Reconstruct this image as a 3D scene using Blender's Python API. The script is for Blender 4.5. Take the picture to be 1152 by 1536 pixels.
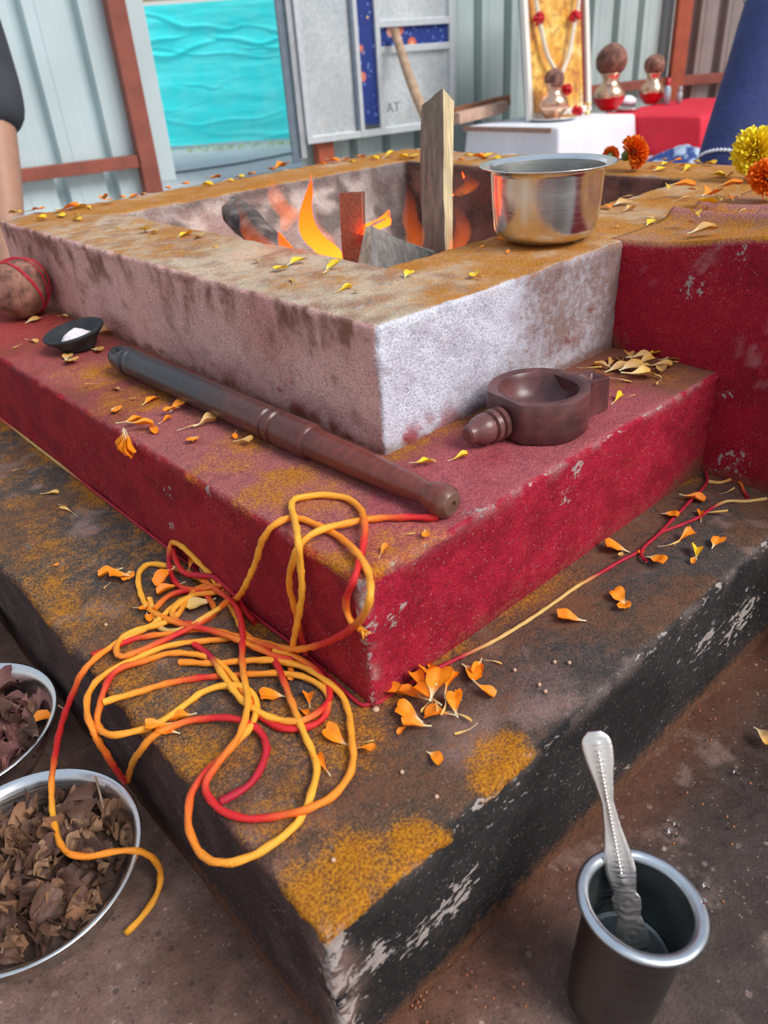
import bpy, bmesh, math, random
import numpy as np
from mathutils import Vector, Matrix, Euler

# ------------------------------------------------------------------ scene, camera, light
for o in list(bpy.data.objects):
    bpy.data.objects.remove(o)
SC = bpy.context.scene
COL = SC.collection
random.seed(7)
RNG = np.random.default_rng(11)

# camera axes (rows: right, down, forward in world space), measured from the edges of the altar
FPX = 1137.03
CZ = 0.549
R = np.array([[0.73572632, -0.67427878, -0.06367809],
              [-0.39167465, -0.34688662, -0.85220927],
              [0.55253755, 0.65193389, -0.51931152]])
cam_d = bpy.data.cameras.new('camera')
cam = bpy.data.objects.new('camera', cam_d)
COL.objects.link(cam)
cam_d.sensor_fit = 'HORIZONTAL'
cam_d.sensor_width = 24.0
cam_d.lens = FPX / 1152 * 24.0
cam_d.clip_start = 0.02
cam_d.clip_end = 200
cam_d.dof.use_dof = True
cam_d.dof.focus_distance = 0.66
cam_d.dof.aperture_fstop = 7.5
cam.matrix_world = Matrix(((R[0][0], -R[1][0], -R[2][0], 0), (R[0][1], -R[1][1], -R[2][1], 0),
                           (R[0][2], -R[1][2], -R[2][2], CZ), (0, 0, 0, 1)))
SC.camera = cam

W = bpy.data.worlds.new('sky')
SC.world = W
W.use_nodes = True
wn, wl = W.node_tree.nodes, W.node_tree.links
wn.clear()
w_out = wn.new('ShaderNodeOutputWorld')
w_bg = wn.new('ShaderNodeBackground')
w_tc = wn.new('ShaderNodeTexCoord')
w_sep = wn.new('ShaderNodeSeparateXYZ')
w_rmp = wn.new('ShaderNodeValToRGB')
wl.new(w_tc.outputs['Generated'], w_sep.inputs[0])
wl.new(w_sep.outputs['Z'], w_rmp.inputs[0])
w_rmp.color_ramp.elements[0].position = 0.0
w_rmp.color_ramp.elements[0].color = (0.98, 0.97, 0.93, 1)
w_rmp.color_ramp.elements[1].position = 0.7
w_rmp.color_ramp.elements[1].color = (0.66, 0.80, 1.0, 1)
wl.new(w_rmp.outputs[0], w_bg.inputs[0])
w_bg.inputs[1].default_value = 0.74
wl.new(w_bg.outputs[0], w_out.inputs[0])

sun_d = bpy.data.lights.new('sun', 'SUN')
sun_d.energy = 3.1
sun_d.angle = math.radians(30)
sun_d.color = (1.0, 0.96, 0.90)
sun = bpy.data.objects.new('sun', sun_d)
COL.objects.link(sun)
sun.rotation_euler = Vector((-0.20, 0.78, -0.80)).to_track_quat('-Z', 'Y').to_euler()

SC.view_settings.view_transform = 'Standard'
SC.view_settings.look = 'None'
SC.view_settings.exposure = 0.0
SC.view_settings.gamma = 1.0
SC.view_settings.use_curve_mapping = False

# ------------------------------------------------------------------ measuring helpers
C0 = np.array([0, 0, CZ])
def ray(px, py): return R.T @ np.array([px - 576.0, py - 768.0, FPX])
def at(px, py, z):
    r = ray(px, py); return C0 + r * (z - CZ) / r[2]
def at_x(px, py, x):
    r = ray(px, py); return C0 + r * x / r[0]
def at_y(px, py, y):
    r = ray(px, py); return C0 + r * y / r[1]
def at_d(px, py, d): return C0 + ray(px, py) * d / FPX
HF = np.array([0.6466, 0.7629, 0.0])
def at_h(px, py, D):                     # horizontal distance from the camera foot
    r = ray(px, py); return C0 + r * D / np.dot(r, HF)
def on_plane(px, py, P0, n):
    r = ray(px, py); return C0 + r * np.dot(P0 - C0, n) / np.dot(r, n)
def img_yaw(px, py, z, deg):
    a = math.radians(deg)
    d = at(px + 6 * math.cos(a), py + 6 * math.sin(a), z) - at(px, py, z)
    return math.atan2(d[1], d[0])

def lin(r, g, b):
    f = lambda c: ((c / 255 + 0.055) / 1.055) ** 2.4 if c > 10.3 else c / 255 / 12.92
    return (f(r), f(g), f(b))

# ------------------------------------------------------------------ numpy noise
def _hash(i, j, k, s):
    h = (i.astype(np.int64) * 374761393 + j.astype(np.int64) * 668265263 + k.astype(np.int64) * 2147483647 + s * 974634) & 0xffffffff
    h = ((h ^ (h >> 13)) * 1274126177) & 0xffffffff
    h = ((h ^ (h >> 16)) * 2246822519) & 0xffffffff
    return ((h ^ (h >> 15)) & 0xffff) / 65535.0
def vnoise(P, scale, s=0):
    p = np.asarray(P, float) * scale + 1000.0
    i = np.floor(p).astype(np.int64); f = p - i; f = f * f * (3 - 2 * f)
    x, y, z = i[..., 0], i[..., 1], i[..., 2]
    r = 0
    for a in (0, 1):
        for b in (0, 1):
            for c in (0, 1):
                w = (f[..., 0] if a else 1 - f[..., 0]) * (f[..., 1] if b else 1 - f[..., 1]) * (f[..., 2] if c else 1 - f[..., 2])
                r = r + w * _hash(x + a, y + b, z + c, s)
    return r
def fbm(P, scale, s=0, o=4):
    r = 0; a = 0.5; t = 0
    for k in range(o):
        r = r + a * vnoise(P, scale * 2 ** k, s + k * 17); t += a; a *= 0.5
    return r / t
def sstep(a, b, x):
    t = np.clip((x - a) / (b - a), 0, 1); return t * t * (3 - 2 * t)

# ------------------------------------------------------------------ object helpers
def tag(o, label=None, cat=None, group=None, kind=None):
    if label: o['label'] = label
    if cat: o['category'] = cat
    if group: o['group'] = group
    if kind: o['kind'] = kind
    return o
def empty(name, loc=(0, 0, 0), rot=(0, 0, 0)):
    o = bpy.data.objects.new(name, None)
    o.empty_display_size = 0.02
    COL.objects.link(o); o.location = loc; o.rotation_euler = rot
    return o
def mkobj(name, V, F, mat, parent=None, smooth=True, attrs=None, loc=None, rot=None):
    me = bpy.data.meshes.new(name)
    me.from_pydata([tuple(map(float, v)) for v in V], [], [tuple(map(int, f)) for f in F])
    me.validate(clean_customdata=False)
    if smooth:
        me.polygons.foreach_set('use_smooth', [True] * len(me.polygons))
    for k, a in (attrs or {}).items():
        a = np.asarray(a, np.float32)
        if a.ndim == 2:
            at_ = me.attributes.new(k, 'FLOAT_COLOR', 'POINT')
            c = np.ones((len(a), 4), np.float32); c[:, :3] = a[:, :3]
            at_.data.foreach_set('color', c.ravel())
        else:
            at_ = me.attributes.new(k, 'FLOAT', 'POINT')
            at_.data.foreach_set('value', a.ravel())
    me.materials.append(mat)
    me.update()
    o = bpy.data.objects.new(name, me)
    COL.objects.link(o)
    if parent is not None: o.parent = parent
    if loc is not None: o.location = loc
    if rot is not None: o.rotation_euler = rot
    return o
def inst(src, name, loc, rot=(0, 0, 0), scale=1.0, mat=None):
    o = bpy.data.objects.new(name, src if isinstance(src, bpy.types.Mesh) else src.data)
    COL.objects.link(o); o.location = loc; o.rotation_euler = rot
    o.scale = (scale,) * 3 if not hasattr(scale, '__len__') else scale
    return o
def grid_faces(nu, nv, cu=False, cv=False):
    F = []
    for i in range(nu if cu else nu - 1):
        for j in range(nv if cv else nv - 1):
            a = i * nv + j; b = ((i + 1) % nu) * nv + j
            c = ((i + 1) % nu) * nv + (j + 1) % nv; d = i * nv + (j + 1) % nv
            F.append((a, b, c, d))
    return F
def lathe(prof, n=40, cap0=False, cap1=False):
    a = np.linspace(0, 2 * math.pi, n, endpoint=False)
    V = []
    for r, z in prof:
        for t in a: V.append((r * math.cos(t), r * math.sin(t), z))
    F = []
    for i in range(len(prof) - 1):
        for j in range(n):
            F.append((i * n + j, i * n + (j + 1) % n, (i + 1) * n + (j + 1) % n, (i + 1) * n + j))
    if cap0: F.append(tuple(reversed(range(n))))
    if cap1: F.append(tuple(range((len(prof) - 1) * n, len(prof) * n)))
    return np.array(V), F
def catmull(P, step=0.004, closed=False):
    P = np.asarray(P, float); out = []
    n = len(P)
    for i in range(n - 1 if not closed else n):
        p0 = P[i - 1] if (i > 0 or closed) else 2 * P[0] - P[1]
        p1 = P[i]; p2 = P[(i + 1) % n]
        p3 = P[(i + 2) % n] if (i + 2 < n or closed) else 2 * P[-1] - P[-2]
        m = max(2, int(np.linalg.norm(p2 - p1) / step))
        for k in range(m):
            t = k / m
            out.append(0.5 * ((2 * p1) + (-p0 + p2) * t + (2 * p0 - 5 * p1 + 4 * p2 - p3) * t * t + (-p0 + 3 * p1 - 3 * p2 + p3) * t ** 3))
    if not closed: out.append(P[-1])
    return np.array(out)
def tube(P, rad, n=8, closed=False, twist=0.0, lobes=0.0):
    P = np.asarray(P, float); m = len(P)
    rad = np.full(m, rad) if np.isscalar(rad) else np.asarray(rad)
    T = np.gradient(P, axis=0)
    if closed: T = np.roll(P, -1, 0) - np.roll(P, 1, 0)
    T /= np.linalg.norm(T, axis=1)[:, None] + 1e-12
    up = np.array([0, 0, 1.0]) if abs(T[0][2]) < 0.9 else np.array([1.0, 0, 0])
    N = np.cross(up, T[0]); N /= np.linalg.norm(N)
    V = []
    s = 0
    for i in range(m):
        N = N - T[i] * np.dot(N, T[i]); N /= np.linalg.norm(N) + 1e-12
        B = np.cross(T[i], N)
        if i: s += np.linalg.norm(P[i] - P[i - 1])
        for k in range(n):
            a = 2 * math.pi * k / n
            r = rad[i] * (1 + lobes * math.cos(3 * (a - twist * s)))
            V.append(P[i] + r * (math.cos(a) * N + math.sin(a) * B))
    F = grid_faces(m, n, cu=closed, cv=True)
    F = [tuple(reversed(f)) for f in F]
    if not closed:
        F.append(tuple(range(n))); F.append(tuple(reversed(range((m - 1) * n, m * n))))
    return np.array(V), F
def box_vf(x0, x1, y0, y1, z0, z1):
    V = [(x, y, z) for z in (z0, z1) for y in (y0, y1) for x in (x0, x1)]
    F = [(0, 2, 3, 1), (4, 5, 7, 6), (0, 1, 5, 4), (2, 6, 7, 3), (0, 4, 6, 2), (1, 3, 7, 5)]
    return np.array(V, float), F
def merge(*parts):
    V = []; F = []; n = 0
    for v, f in parts:
        V.append(np.asarray(v, float)); F += [tuple(i + n for i in q) for q in f]; n += len(v)
    return np.vstack(V), F
def xf(V, M): return np.asarray(V) @ np.array(M.to_3x3()).T + np.array(M.translation)
def bevel(o, w, seg=2):
    m = o.modifiers.new('bevel', 'BEVEL'); m.width = w; m.segments = seg; m.limit_method = 'ANGLE'
    return o
def frame_matrix(origin, xdir, zdir):
    x = Vector(xdir).normalized(); z = Vector(zdir); z = (z - x * z.dot(x)).normalized(); y = z.cross(x)
    m = Matrix((x, y, z)).transposed().to_4x4(); m.translation = Vector(origin)
    return m

# ------------------------------------------------------------------ materials
class NT:
    def __init__(s, name):
        s.m = bpy.data.materials.new(name); s.m.use_nodes = True
        s.t = s.m.node_tree; s.t.nodes.clear()
        s.out = s.t.nodes.new('ShaderNodeOutputMaterial')
    def n(s, typ, **kw):
        q = s.t.nodes.new(typ)
        for k, v in kw.items():
            if k in ('inp',):
                for a, b in v.items(): s.set(q, a, b)
            else: setattr(q, k, v)
        return q
    def set(s, q, a, b):
        i = q.inputs[a]
        if isinstance(b, bpy.types.NodeSocket): s.t.links.new(b, i)
        elif hasattr(b, '__len__') and len(b) == 3 and i.type == 'RGBA': i.default_value = (*b, 1)
        else: i.default_value = b
    def coord(s): return s.n('ShaderNodeTexCoord').outputs['Object']
    def noise(s, scale, detail=4, rough=0.6, vec=None, out='Fac', dist=0):
        q = s.n('ShaderNodeTexNoise'); q.inputs['Scale'].default_value = scale; q.inputs['Detail'].default_value = detail
        q.inputs['Roughness'].default_value = rough; q.inputs['Distortion'].default_value = dist
        s.t.links.new(vec or s.coord(), q.inputs['Vector'])
        return q.outputs[out]
    def attr(s, name, out='Color'):
        q = s.n('ShaderNodeAttribute'); q.attribute_name = name
        return q.outputs[out]
    def math(s, op, a, b=0.0, c=0.0):
        q = s.n('ShaderNodeMath', operation=op); s.set(q, 0, a); s.set(q, 1, b); s.set(q, 2, c)
        return q.outputs[0]
    def rng(s, v, a, b, c=0.0, d=1.0, smooth=True):
        q = s.n('ShaderNodeMapRange')
        if smooth: q.interpolation_type = 'SMOOTHSTEP'
        s.set(q, 0, v); s.set(q, 1, a); s.set(q, 2, b); s.set(q, 3, c); s.set(q, 4, d)
        return q.outputs[0]
    def mix(s, f, a, b, mode='MIX'):
        q = s.n('ShaderNodeMix', data_type='RGBA', blend_type=mode)
        s.set(q, 0, f); s.set(q, 6, a); s.set(q, 7, b)
        return q.outputs[2]
    def ramp(s, v, stops):
        q = s.n('ShaderNodeValToRGB'); e = q.color_ramp.elements
        while len(e) < len(stops): e.new(0.5)
        for k, (p, c) in enumerate(stops): e[k].position = p; e[k].color = (*c, 1)
        s.t.links.new(v, q.inputs[0]); return q.outputs[0]
    def bump(s, h, strength=0.3, dist=0.002, prev=None):
        q = s.n('ShaderNodeBump'); q.inputs['Strength'].default_value = strength; q.inputs['Distance'].default_value = dist
        s.t.links.new(h, q.inputs['Height'])
        if prev: s.t.links.new(prev, q.inputs['Normal'])
        return q.outputs[0]
    def pbsdf(s, color, rough=0.6, metal=0.0, normal=None, **kw):
        q = s.n('ShaderNodeBsdfPrincipled')
        s.set(q, 'Base Color', color); s.set(q, 'Roughness', rough); s.set(q, 'Metallic', metal)
        if normal: s.t.links.new(normal, q.inputs['Normal'])
        for k, v in kw.items(): s.set(q, k.replace('_', ' '), v)
        s.t.links.new(q.outputs[0], s.out.inputs[0])
        return s.m

def simple(name, c, rough=0.6, metal=0.0, var=0.15, scale=40, bump=0.0, bscale=200, bdist=0.001, **kw):
    t = NT(name)
    nz = t.noise(scale)
    col = t.mix(t.rng(nz, 0.3, 0.7), tuple(x * (1 - var) for x in c), tuple(min(1, x * (1 + var)) for x in c))
    nb = t.bump(t.noise(bscale), bump, bdist) if bump else None
    return t.pbsdf(col, rough, metal, nb, **kw)

def m_plaster():
    """painted sandy plaster: colour, turmeric dust, chips and dirt come from vertex attributes, grain from noise"""
    t = NT('painted_plaster')
    col = t.attr('paint'); tu = t.attr('turmeric', 'Fac'); ch = t.attr('chips', 'Fac'); di = t.attr('dirt', 'Fac')
    g1 = t.noise(520, 3, 0.7); g2 = t.noise(110, 5, 0.65); g3 = t.noise(28, 4, 0.6); g4 = t.noise(1100, 2, 0.6)
    c = t.mix(0.9, col, t.ramp(g2, [(0.25, (0.72, 0.72, 0.72)), (0.75, (1.22, 1.22, 1.22))]), 'MULTIPLY')
    c = t.mix(0.75, c, t.ramp(g1, [(0.36, (0.5, 0.5, 0.5)), (0.64, (1.35, 1.35, 1.35))]), 'MULTIPLY')
    vs = t.n('ShaderNodeTexVoronoi'); vs.inputs['Scale'].default_value = 330; t.t.links.new(t.coord(), vs.inputs['Vector'])
    vc = t.n('ShaderNodeSeparateColor'); t.t.links.new(vs.outputs['Color'], vc.inputs[0])
    sl = t.math('MULTIPLY', t.rng(vs.outputs['Distance'], 0.18, 0.36, 1, 0), t.rng(vc.outputs[0], 0.84, 0.88))
    sd = t.math('MULTIPLY', t.rng(vs.outputs['Distance'], 0.18, 0.40, 1, 0), t.rng(vc.outputs[1], 0.80, 0.84))
    c = t.mix(t.math('MULTIPLY', sl, 0.55), c, t.mix(0.5, lin(190, 178, 172), col))
    c = t.mix(t.math('MULTIPLY', sd, 0.55), c, t.mix(0.35, lin(30, 24, 24), col))
    # dirt
    dm = t.rng(t.math('ADD', di, t.math('ADD', t.math('MULTIPLY_ADD', g2, 1.3, -0.65), t.math('MULTIPLY_ADD', g1, 1.0, -0.5))), 0.08, 0.80)
    c = t.mix(t.math('MULTIPLY', dm, 0.85), c, t.mix(g1, lin(92, 58, 42), lin(140, 92, 66)))
    # chips : bare mortar showing
    sv = t.n('ShaderNodeMapping'); t.t.links.new(t.coord(), sv.inputs[0]); sv.inputs['Scale'].default_value = (0.55, 1, 1)
    g5 = t.noise(170, 4, 0.62, vec=sv.outputs[0])
    cm = t.rng(t.math('ADD', t.math('MULTIPLY', ch, 0.72), g5), 0.735, 0.79)
    c = t.mix(t.math('MULTIPLY', cm, 0.8), c, t.mix(g2, lin(150, 130, 125), lin(215, 205, 200)))
    # turmeric
    gs = t.math('ADD', t.math('MULTIPLY_ADD', g2, 1.1, -0.55), t.math('ADD', t.math('MULTIPLY_ADD', g1, 1.3, -0.65), t.math('MULTIPLY_ADD', g3, 1.2, -0.60)))
    tm = t.rng(t.math('ADD', t.math('MULTIPLY', tu, 0.92), gs), 0.12, 0.98)
    tm = t.math('MULTIPLY', tm, t.rng(tu, 0.02, 0.2))
    c = t.mix(t.math('MULTIPLY', tm, 0.88), c, t.mix(t.rng(g1, 0.35, 0.65), lin(150, 84, 12), lin(208, 138, 20)))
    h = t.math('ADD', t.math('MULTIPLY', g1, 0.5), t.math('ADD', t.math('MULTIPLY', g2, 0.9), t.math('MULTIPLY', g4, 0.25)))
    h = t.math('ADD', h, t.math('MULTIPLY', cm, -0.25))
    nb = t.bump(h, 0.85, 0.0022)
    return t.pbsdf(c, t.rng(g2, 0.3, 0.7, 0.78, 0.95), 0, nb, Specular_IOR_Level=0.25)
PLASTER = m_plaster()

def m_floor():
    t = NT('wet_concrete')
    col = t.attr('paint'); wet = t.attr('wet', 'Fac')
    g1 = t.noise(420, 3, 0.7); g2 = t.noise(60, 6, 0.65); g3 = t.noise(14, 5, 0.6)
    c = t.mix(0.9, col, t.ramp(g2, [(0.25, (0.55, 0.52, 0.50)), (0.75, (1.4, 1.4, 1.4))]), 'MULTIPLY')
    c = t.mix(0.6, c, t.ramp(g1, [(0.3, (0.65, 0.62, 0.6)), (0.7, (1.3, 1.3, 1.3))]), 'MULTIPLY')
    c = t.mix(t.math('MULTIPLY', t.rng(g3, 0.56, 0.66), 0.5), c, lin(150, 124, 112))
    vo = t.n('ShaderNodeTexVoronoi'); vo.inputs['Scale'].default_value = 75; t.t.links.new(t.coord(), vo.inputs['Vector'])
    sp = t.math('MULTIPLY', t.rng(vo.outputs['Distance'], 0.10, 0.2, 1, 0), t.rng(g2, 0.55, 0.6))
    c = t.mix(t.math('MULTIPLY', sp, 0.7), c, lin(190, 170, 150))
    for sc_, lo in ((120, 0.93), (260, 0.86)):
        v2 = t.n('ShaderNodeTexVoronoi'); v2.inputs['Scale'].default_value = sc_; t.t.links.new(t.coord(), v2.inputs['Vector'])
        q2 = t.n('ShaderNodeSeparateColor'); t.t.links.new(v2.outputs['Color'], q2.inputs[0])
        c = t.mix(t.math('MULTIPLY', t.math('MULTIPLY', t.rng(v2.outputs['Distance'], 0.2, 0.34, 1, 0), t.rng(q2.outputs[0], lo, lo + 0.03)), 0.4), c, lin(168, 142, 128))
        c = t.mix(t.math('MULTIPLY', t.math('MULTIPLY', t.rng(v2.outputs['Distance'], 0.2, 0.36, 1, 0), t.rng(q2.outputs[1], lo, lo + 0.03)), 0.6), c, lin(52, 42, 40))
    wm = t.math('MULTIPLY', wet, t.rng(g2, 0.42, 0.56))
    c = t.mix(t.math('MULTIPLY', wm, 0.35), c, (0.02, 0.018, 0.016))
    h = t.math('ADD', t.math('MULTIPLY', g1, 0.4), g2)
    nb = t.bump(h, 0.55, 0.003)
    return t.pbsdf(c, t.rng(wm, 0, 1, 0.75, 0.16), 0, nb)
FLOOR = m_floor()

def m_attr(name, rough=0.6, metal=0.0, gs=300, gvar=0.25, bump=0.2, bdist=0.001, stretch=None, **kw):
    t = NT(name)
    vec = t.coord()
    if stretch:
        mp = t.n('ShaderNodeMapping'); t.t.links.new(vec, mp.inputs[0]); mp.inputs['Scale'].default_value = stretch; vec = mp.outputs[0]
    g = t.noise(gs, 4, 0.65, vec=vec)
    c = t.mix(1.0, t.attr('paint'), t.ramp(g, [(0.25, (1 - gvar,) * 3), (0.75, (1 + gvar,) * 3)]), 'MULTIPLY')
    return t.pbsdf(c, rough, metal, t.bump(g, bump, bdist), **kw)
M_PETAL = m_attr('marigold_petal', 0.55, gs=500, gvar=0.12, bump=0.15)
M_DRY = m_attr('dried_petal', 0.7, gs=350, gvar=0.35, bump=0.4)
M_THREAD = m_attr('dyed_cotton', 0.6, gs=900, gvar=0.25, bump=0.5, bdist=0.0008)
M_DARKWOOD = m_attr('turned_dark_wood', 0.31, gs=160, gvar=0.35, bump=0.22, bdist=0.0006, stretch=(0.09, 1, 1))
M_BARKWOOD = m_attr('firewood', 0.8, gs=180, gvar=0.5, bump=0.6, bdist=0.002, stretch=(1, 1, 0.12))
M_COCO = m_attr('coconut_husk', 0.75, gs=260, gvar=0.45, bump=0.5, bdist=0.001, stretch=(1, 1, 0.15))

def m_steel(name, tint=(0.78, 0.78, 0.79), rough=0.2, brushed=True):
    t = NT(name)
    mp = t.n('ShaderNodeMapping'); t.t.links.new(t.coord(), mp.inputs[0]); mp.inputs['Scale'].default_value = (0.4, 0.4, 14)
    g = t.noise(60, 4, 0.6, vec=mp.outputs[0]); g2 = t.noise(35, 5, 0.6)
    c = t.mix(t.rng(g2, 0.45, 0.8), tint, tuple(x * 0.8 for x in tint))
    return t.pbsdf(c, t.rng(g, 0.3, 0.7, rough * 0.8, rough * 1.35), 1.0, t.bump(g, 0.06 if brushed else 0.02, 0.0005))
STEEL = m_steel('brushed_steel')
STEEL_B = m_steel('bowl_steel', (0.80, 0.79, 0.78), 0.24, False)
STEEL_T = m_steel('tumbler_steel', (0.17, 0.17, 0.17), 0.36)
COPPER = m_steel('polished_copper', (0.86, 0.52, 0.36), 0.22)

print('materials ok')
Z1, Z2, Z3 = 0.3693, 0.2594, 0.149      # heights of the three tiers
U = 0.4

# ------------------------------------------------------------------ floor
def make_floor():
    # dense near the altar, coarse further out
    def axis(lo, hi, a, b, fine, coarse):
        return np.concatenate([np.arange(lo, a, coarse), np.arange(a, b, fine), np.arange(b, hi + coarse, coarse)])
    xs = axis(-3.0, 6.4, -0.25, 0.95, 0.007, 0.25)
    ys = axis(-3.0, 3.75, -0.2, 0.95, 0.007, 0.25)
    X, Y = np.meshgrid(xs, ys, indexing='ij')
    P = np.stack([X, Y, 0 * X], -1).reshape(-1, 3)
    near = sstep(2.6, 1.3, np.hypot(P[:, 0] - 0.4, P[:, 1] - 0.4))
    hz = (fbm(P, 22, 3) - 0.5) * 0.009 + (fbm(P, 70, 5) - 0.5) * 0.004
    tr = sstep(0.45, 0.9, P[:, 0]) * sstep(0.25, 0.05, P[:, 1])
    hz *= (0.55 + 1.3 * tr) * sstep(3.0, 1.0, np.hypot(P[:, 0], P[:, 1]))
    P[:, 2] = hz - 0.0035
    n1 = fbm(P, 9, 21)[:, None]; n2 = fbm(P, 30, 31)[:, None]
    grey = np.array(lin(178, 176, 172)); brown = np.array(lin(102, 75, 65)); dark = np.array(lin(58, 49, 46)); rust = np.array(lin(104, 62, 42))
    c = brown * (1 - sstep(0.42, 0.62, n1)) + np.array(lin(120, 96, 88)) * sstep(0.42, 0.62, n1)
    # right hand side of the altar: damp and darker
    damp = (sstep(0.12, 0.30, P[:, 0] - 0.55 * P[:, 1]))[:, None]
    c = c * (1 - 0.85 * damp) + dark * 0.85 * damp
    # soil washed against the foot of the lowest step
    d_r = np.abs(P[:, 1] - 0.204); soil = (sstep(0.075, 0.01, d_r + 0.03 * (n2[:, 0] - 0.5)) * (P[:, 1] < 0.21))[:, None]
    c = c * (1 - 0.75 * soil) + rust * 0.75 * soil
    nr = near[:, None]
    c = c * nr + grey * (1 - nr)
    wet = sstep(0.36, 0.50, P[:, 0]) * sstep(0.30, 0.10, P[:, 1]) * near * (0.6 + 0.8 * (fbm(P, 8, 77) - 0.3))
    o = mkobj('floor', P, grid_faces(len(xs), len(ys)), FLOOR, attrs={'paint': c, 'wet': np.clip(wet, 0, 1)})
    tag(o, 'stained damp concrete floor around the fire altar', 'floor', kind='structure')
make_floor()

# ------------------------------------------------------------------ the stepped fire altar
ALTAR = empty('fire_altar', (0.79, 0.85, 0))
tag(ALTAR, 'three-tiered red, white and black plaster fire altar with a burning square pit', 'altar')
A_OFF = np.array([0.79, 0.85, 0])

def blobs(P, L):
    """soft stains: list of (px, py, z, radius m)"""
    v = np.zeros(len(P))
    for px, py, z, r in L:
        c = at(px, py, z)
        v = np.maximum(v, sstep(1.0, 0.25, np.linalg.norm(P - c, axis=1) / r))
    return v

def tier(name, x0, x1, y0, y1, prof, paint, sp=0.0045, amp=0.0016):
    """sweep a profile of (inset, z, kind) around the rectangle; kind 0 outer face, 1 edge, 2 top, 3 inner wall"""
    prof_d = []
    for (a, b) in zip(prof[:-1], prof[1:]):
        L = math.hypot(b[0] - a[0], b[1] - a[1]); m = max(1, int(L / sp))
        for k in range(m):
            t = k / m; prof_d.append((a[0] + (b[0] - a[0]) * t, a[1] + (b[1] - a[1]) * t, a[2] if t < 0.5 or a[2] != b[2] else b[2]))
    prof_d.append(prof[-1])
    hx, hy = (x1 - x0) / 2, (y1 - y0) / 2; cx, cy = (x0 + x1) / 2, (y0 + y1) / 2
    nL = int(2 * hy / sp); nR = int(2 * hx / sp); nF = 70
    per = [(-1, 1 - 2 * k / nL, 0) for k in range(nL)] + [(-1 + 2 * k / nR, -1, 1) for k in range(nR)] \
        + [(1, -1 + 2 * k / nF, 2) for k in range(nF)] + [(1 - 2 * k / nF, 1, 3) for k in range(nF)]
    per = np.array(per); pr = np.array([(p[0], p[1]) for p in prof_d]); kd = np.array([p[2] for p in prof_d])
    n, m = len(per), len(pr)
    # shift of samples towards the mitre is proportional, so corners stay on the diagonal
    P = np.zeros((n, m, 3))
    P[:, :, 0] = cx + per[:, 0][:, None] * (hx - pr[:, 0][None])
    P[:, :, 1] = cy + per[:, 1][:, None] * (hy - pr[:, 0][None])
    P[:, :, 2] = pr[:, 1][None]
    side = np.repeat(per[:, 2][:, None], m, 1).astype(int); kind = np.repeat(kd[None], n, 0)
    # normals of the undisplaced surface
    du = np.roll(P, -1, 0) - np.roll(P, 1, 0); dv = np.gradient(P, axis=1)
    N = np.cross(dv, du); N /= np.linalg.norm(N, axis=2)[..., None] + 1e-9
    Pf = P.reshape(-1, 3); Nf = N.reshape(-1, 3); side = side.ravel(); kind = kind.ravel()
    out = np.where((Pf[:, 2] > 0), 1, 1)
    d = (fbm(Pf, 26, 1) - 0.5) * 2 * amp * 1.6 + (fbm(Pf, 110, 9) - 0.5) * 2 * amp * 0.7
    # worn arrises
    e = np.exp(-((Pf[:, 0] - x0) / 0.006) ** 2) * np.exp(-((Pf[:, 1] - y0) / 0.006) ** 2)
    top = prof[1][1] if False else max(p[1] for p in prof)
    edge = (kind == 1)
    d = d - edge * (sstep(0.50, 0.75, fbm(Pf, 60, 41)) * 0.0045) - e * sstep(0.45, 0.7, fbm(Pf, 50, 43)) * 0.005
    Pn = Pf + Nf * d[:, None]
    A = paint(Pf, side, kind)
    F = [tuple(reversed(f)) for f in grid_faces(n, m, cu=True)]
    o = mkobj(name, Pn - A_OFF, F, PLASTER, ALTAR, attrs=A)
    return o

def lerp(a, b, t): t = np.asarray(t)[:, None]; return a * (1 - t) + b * t
def fill(n, c): return np.tile(np.array(c), (n, 1))

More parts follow.
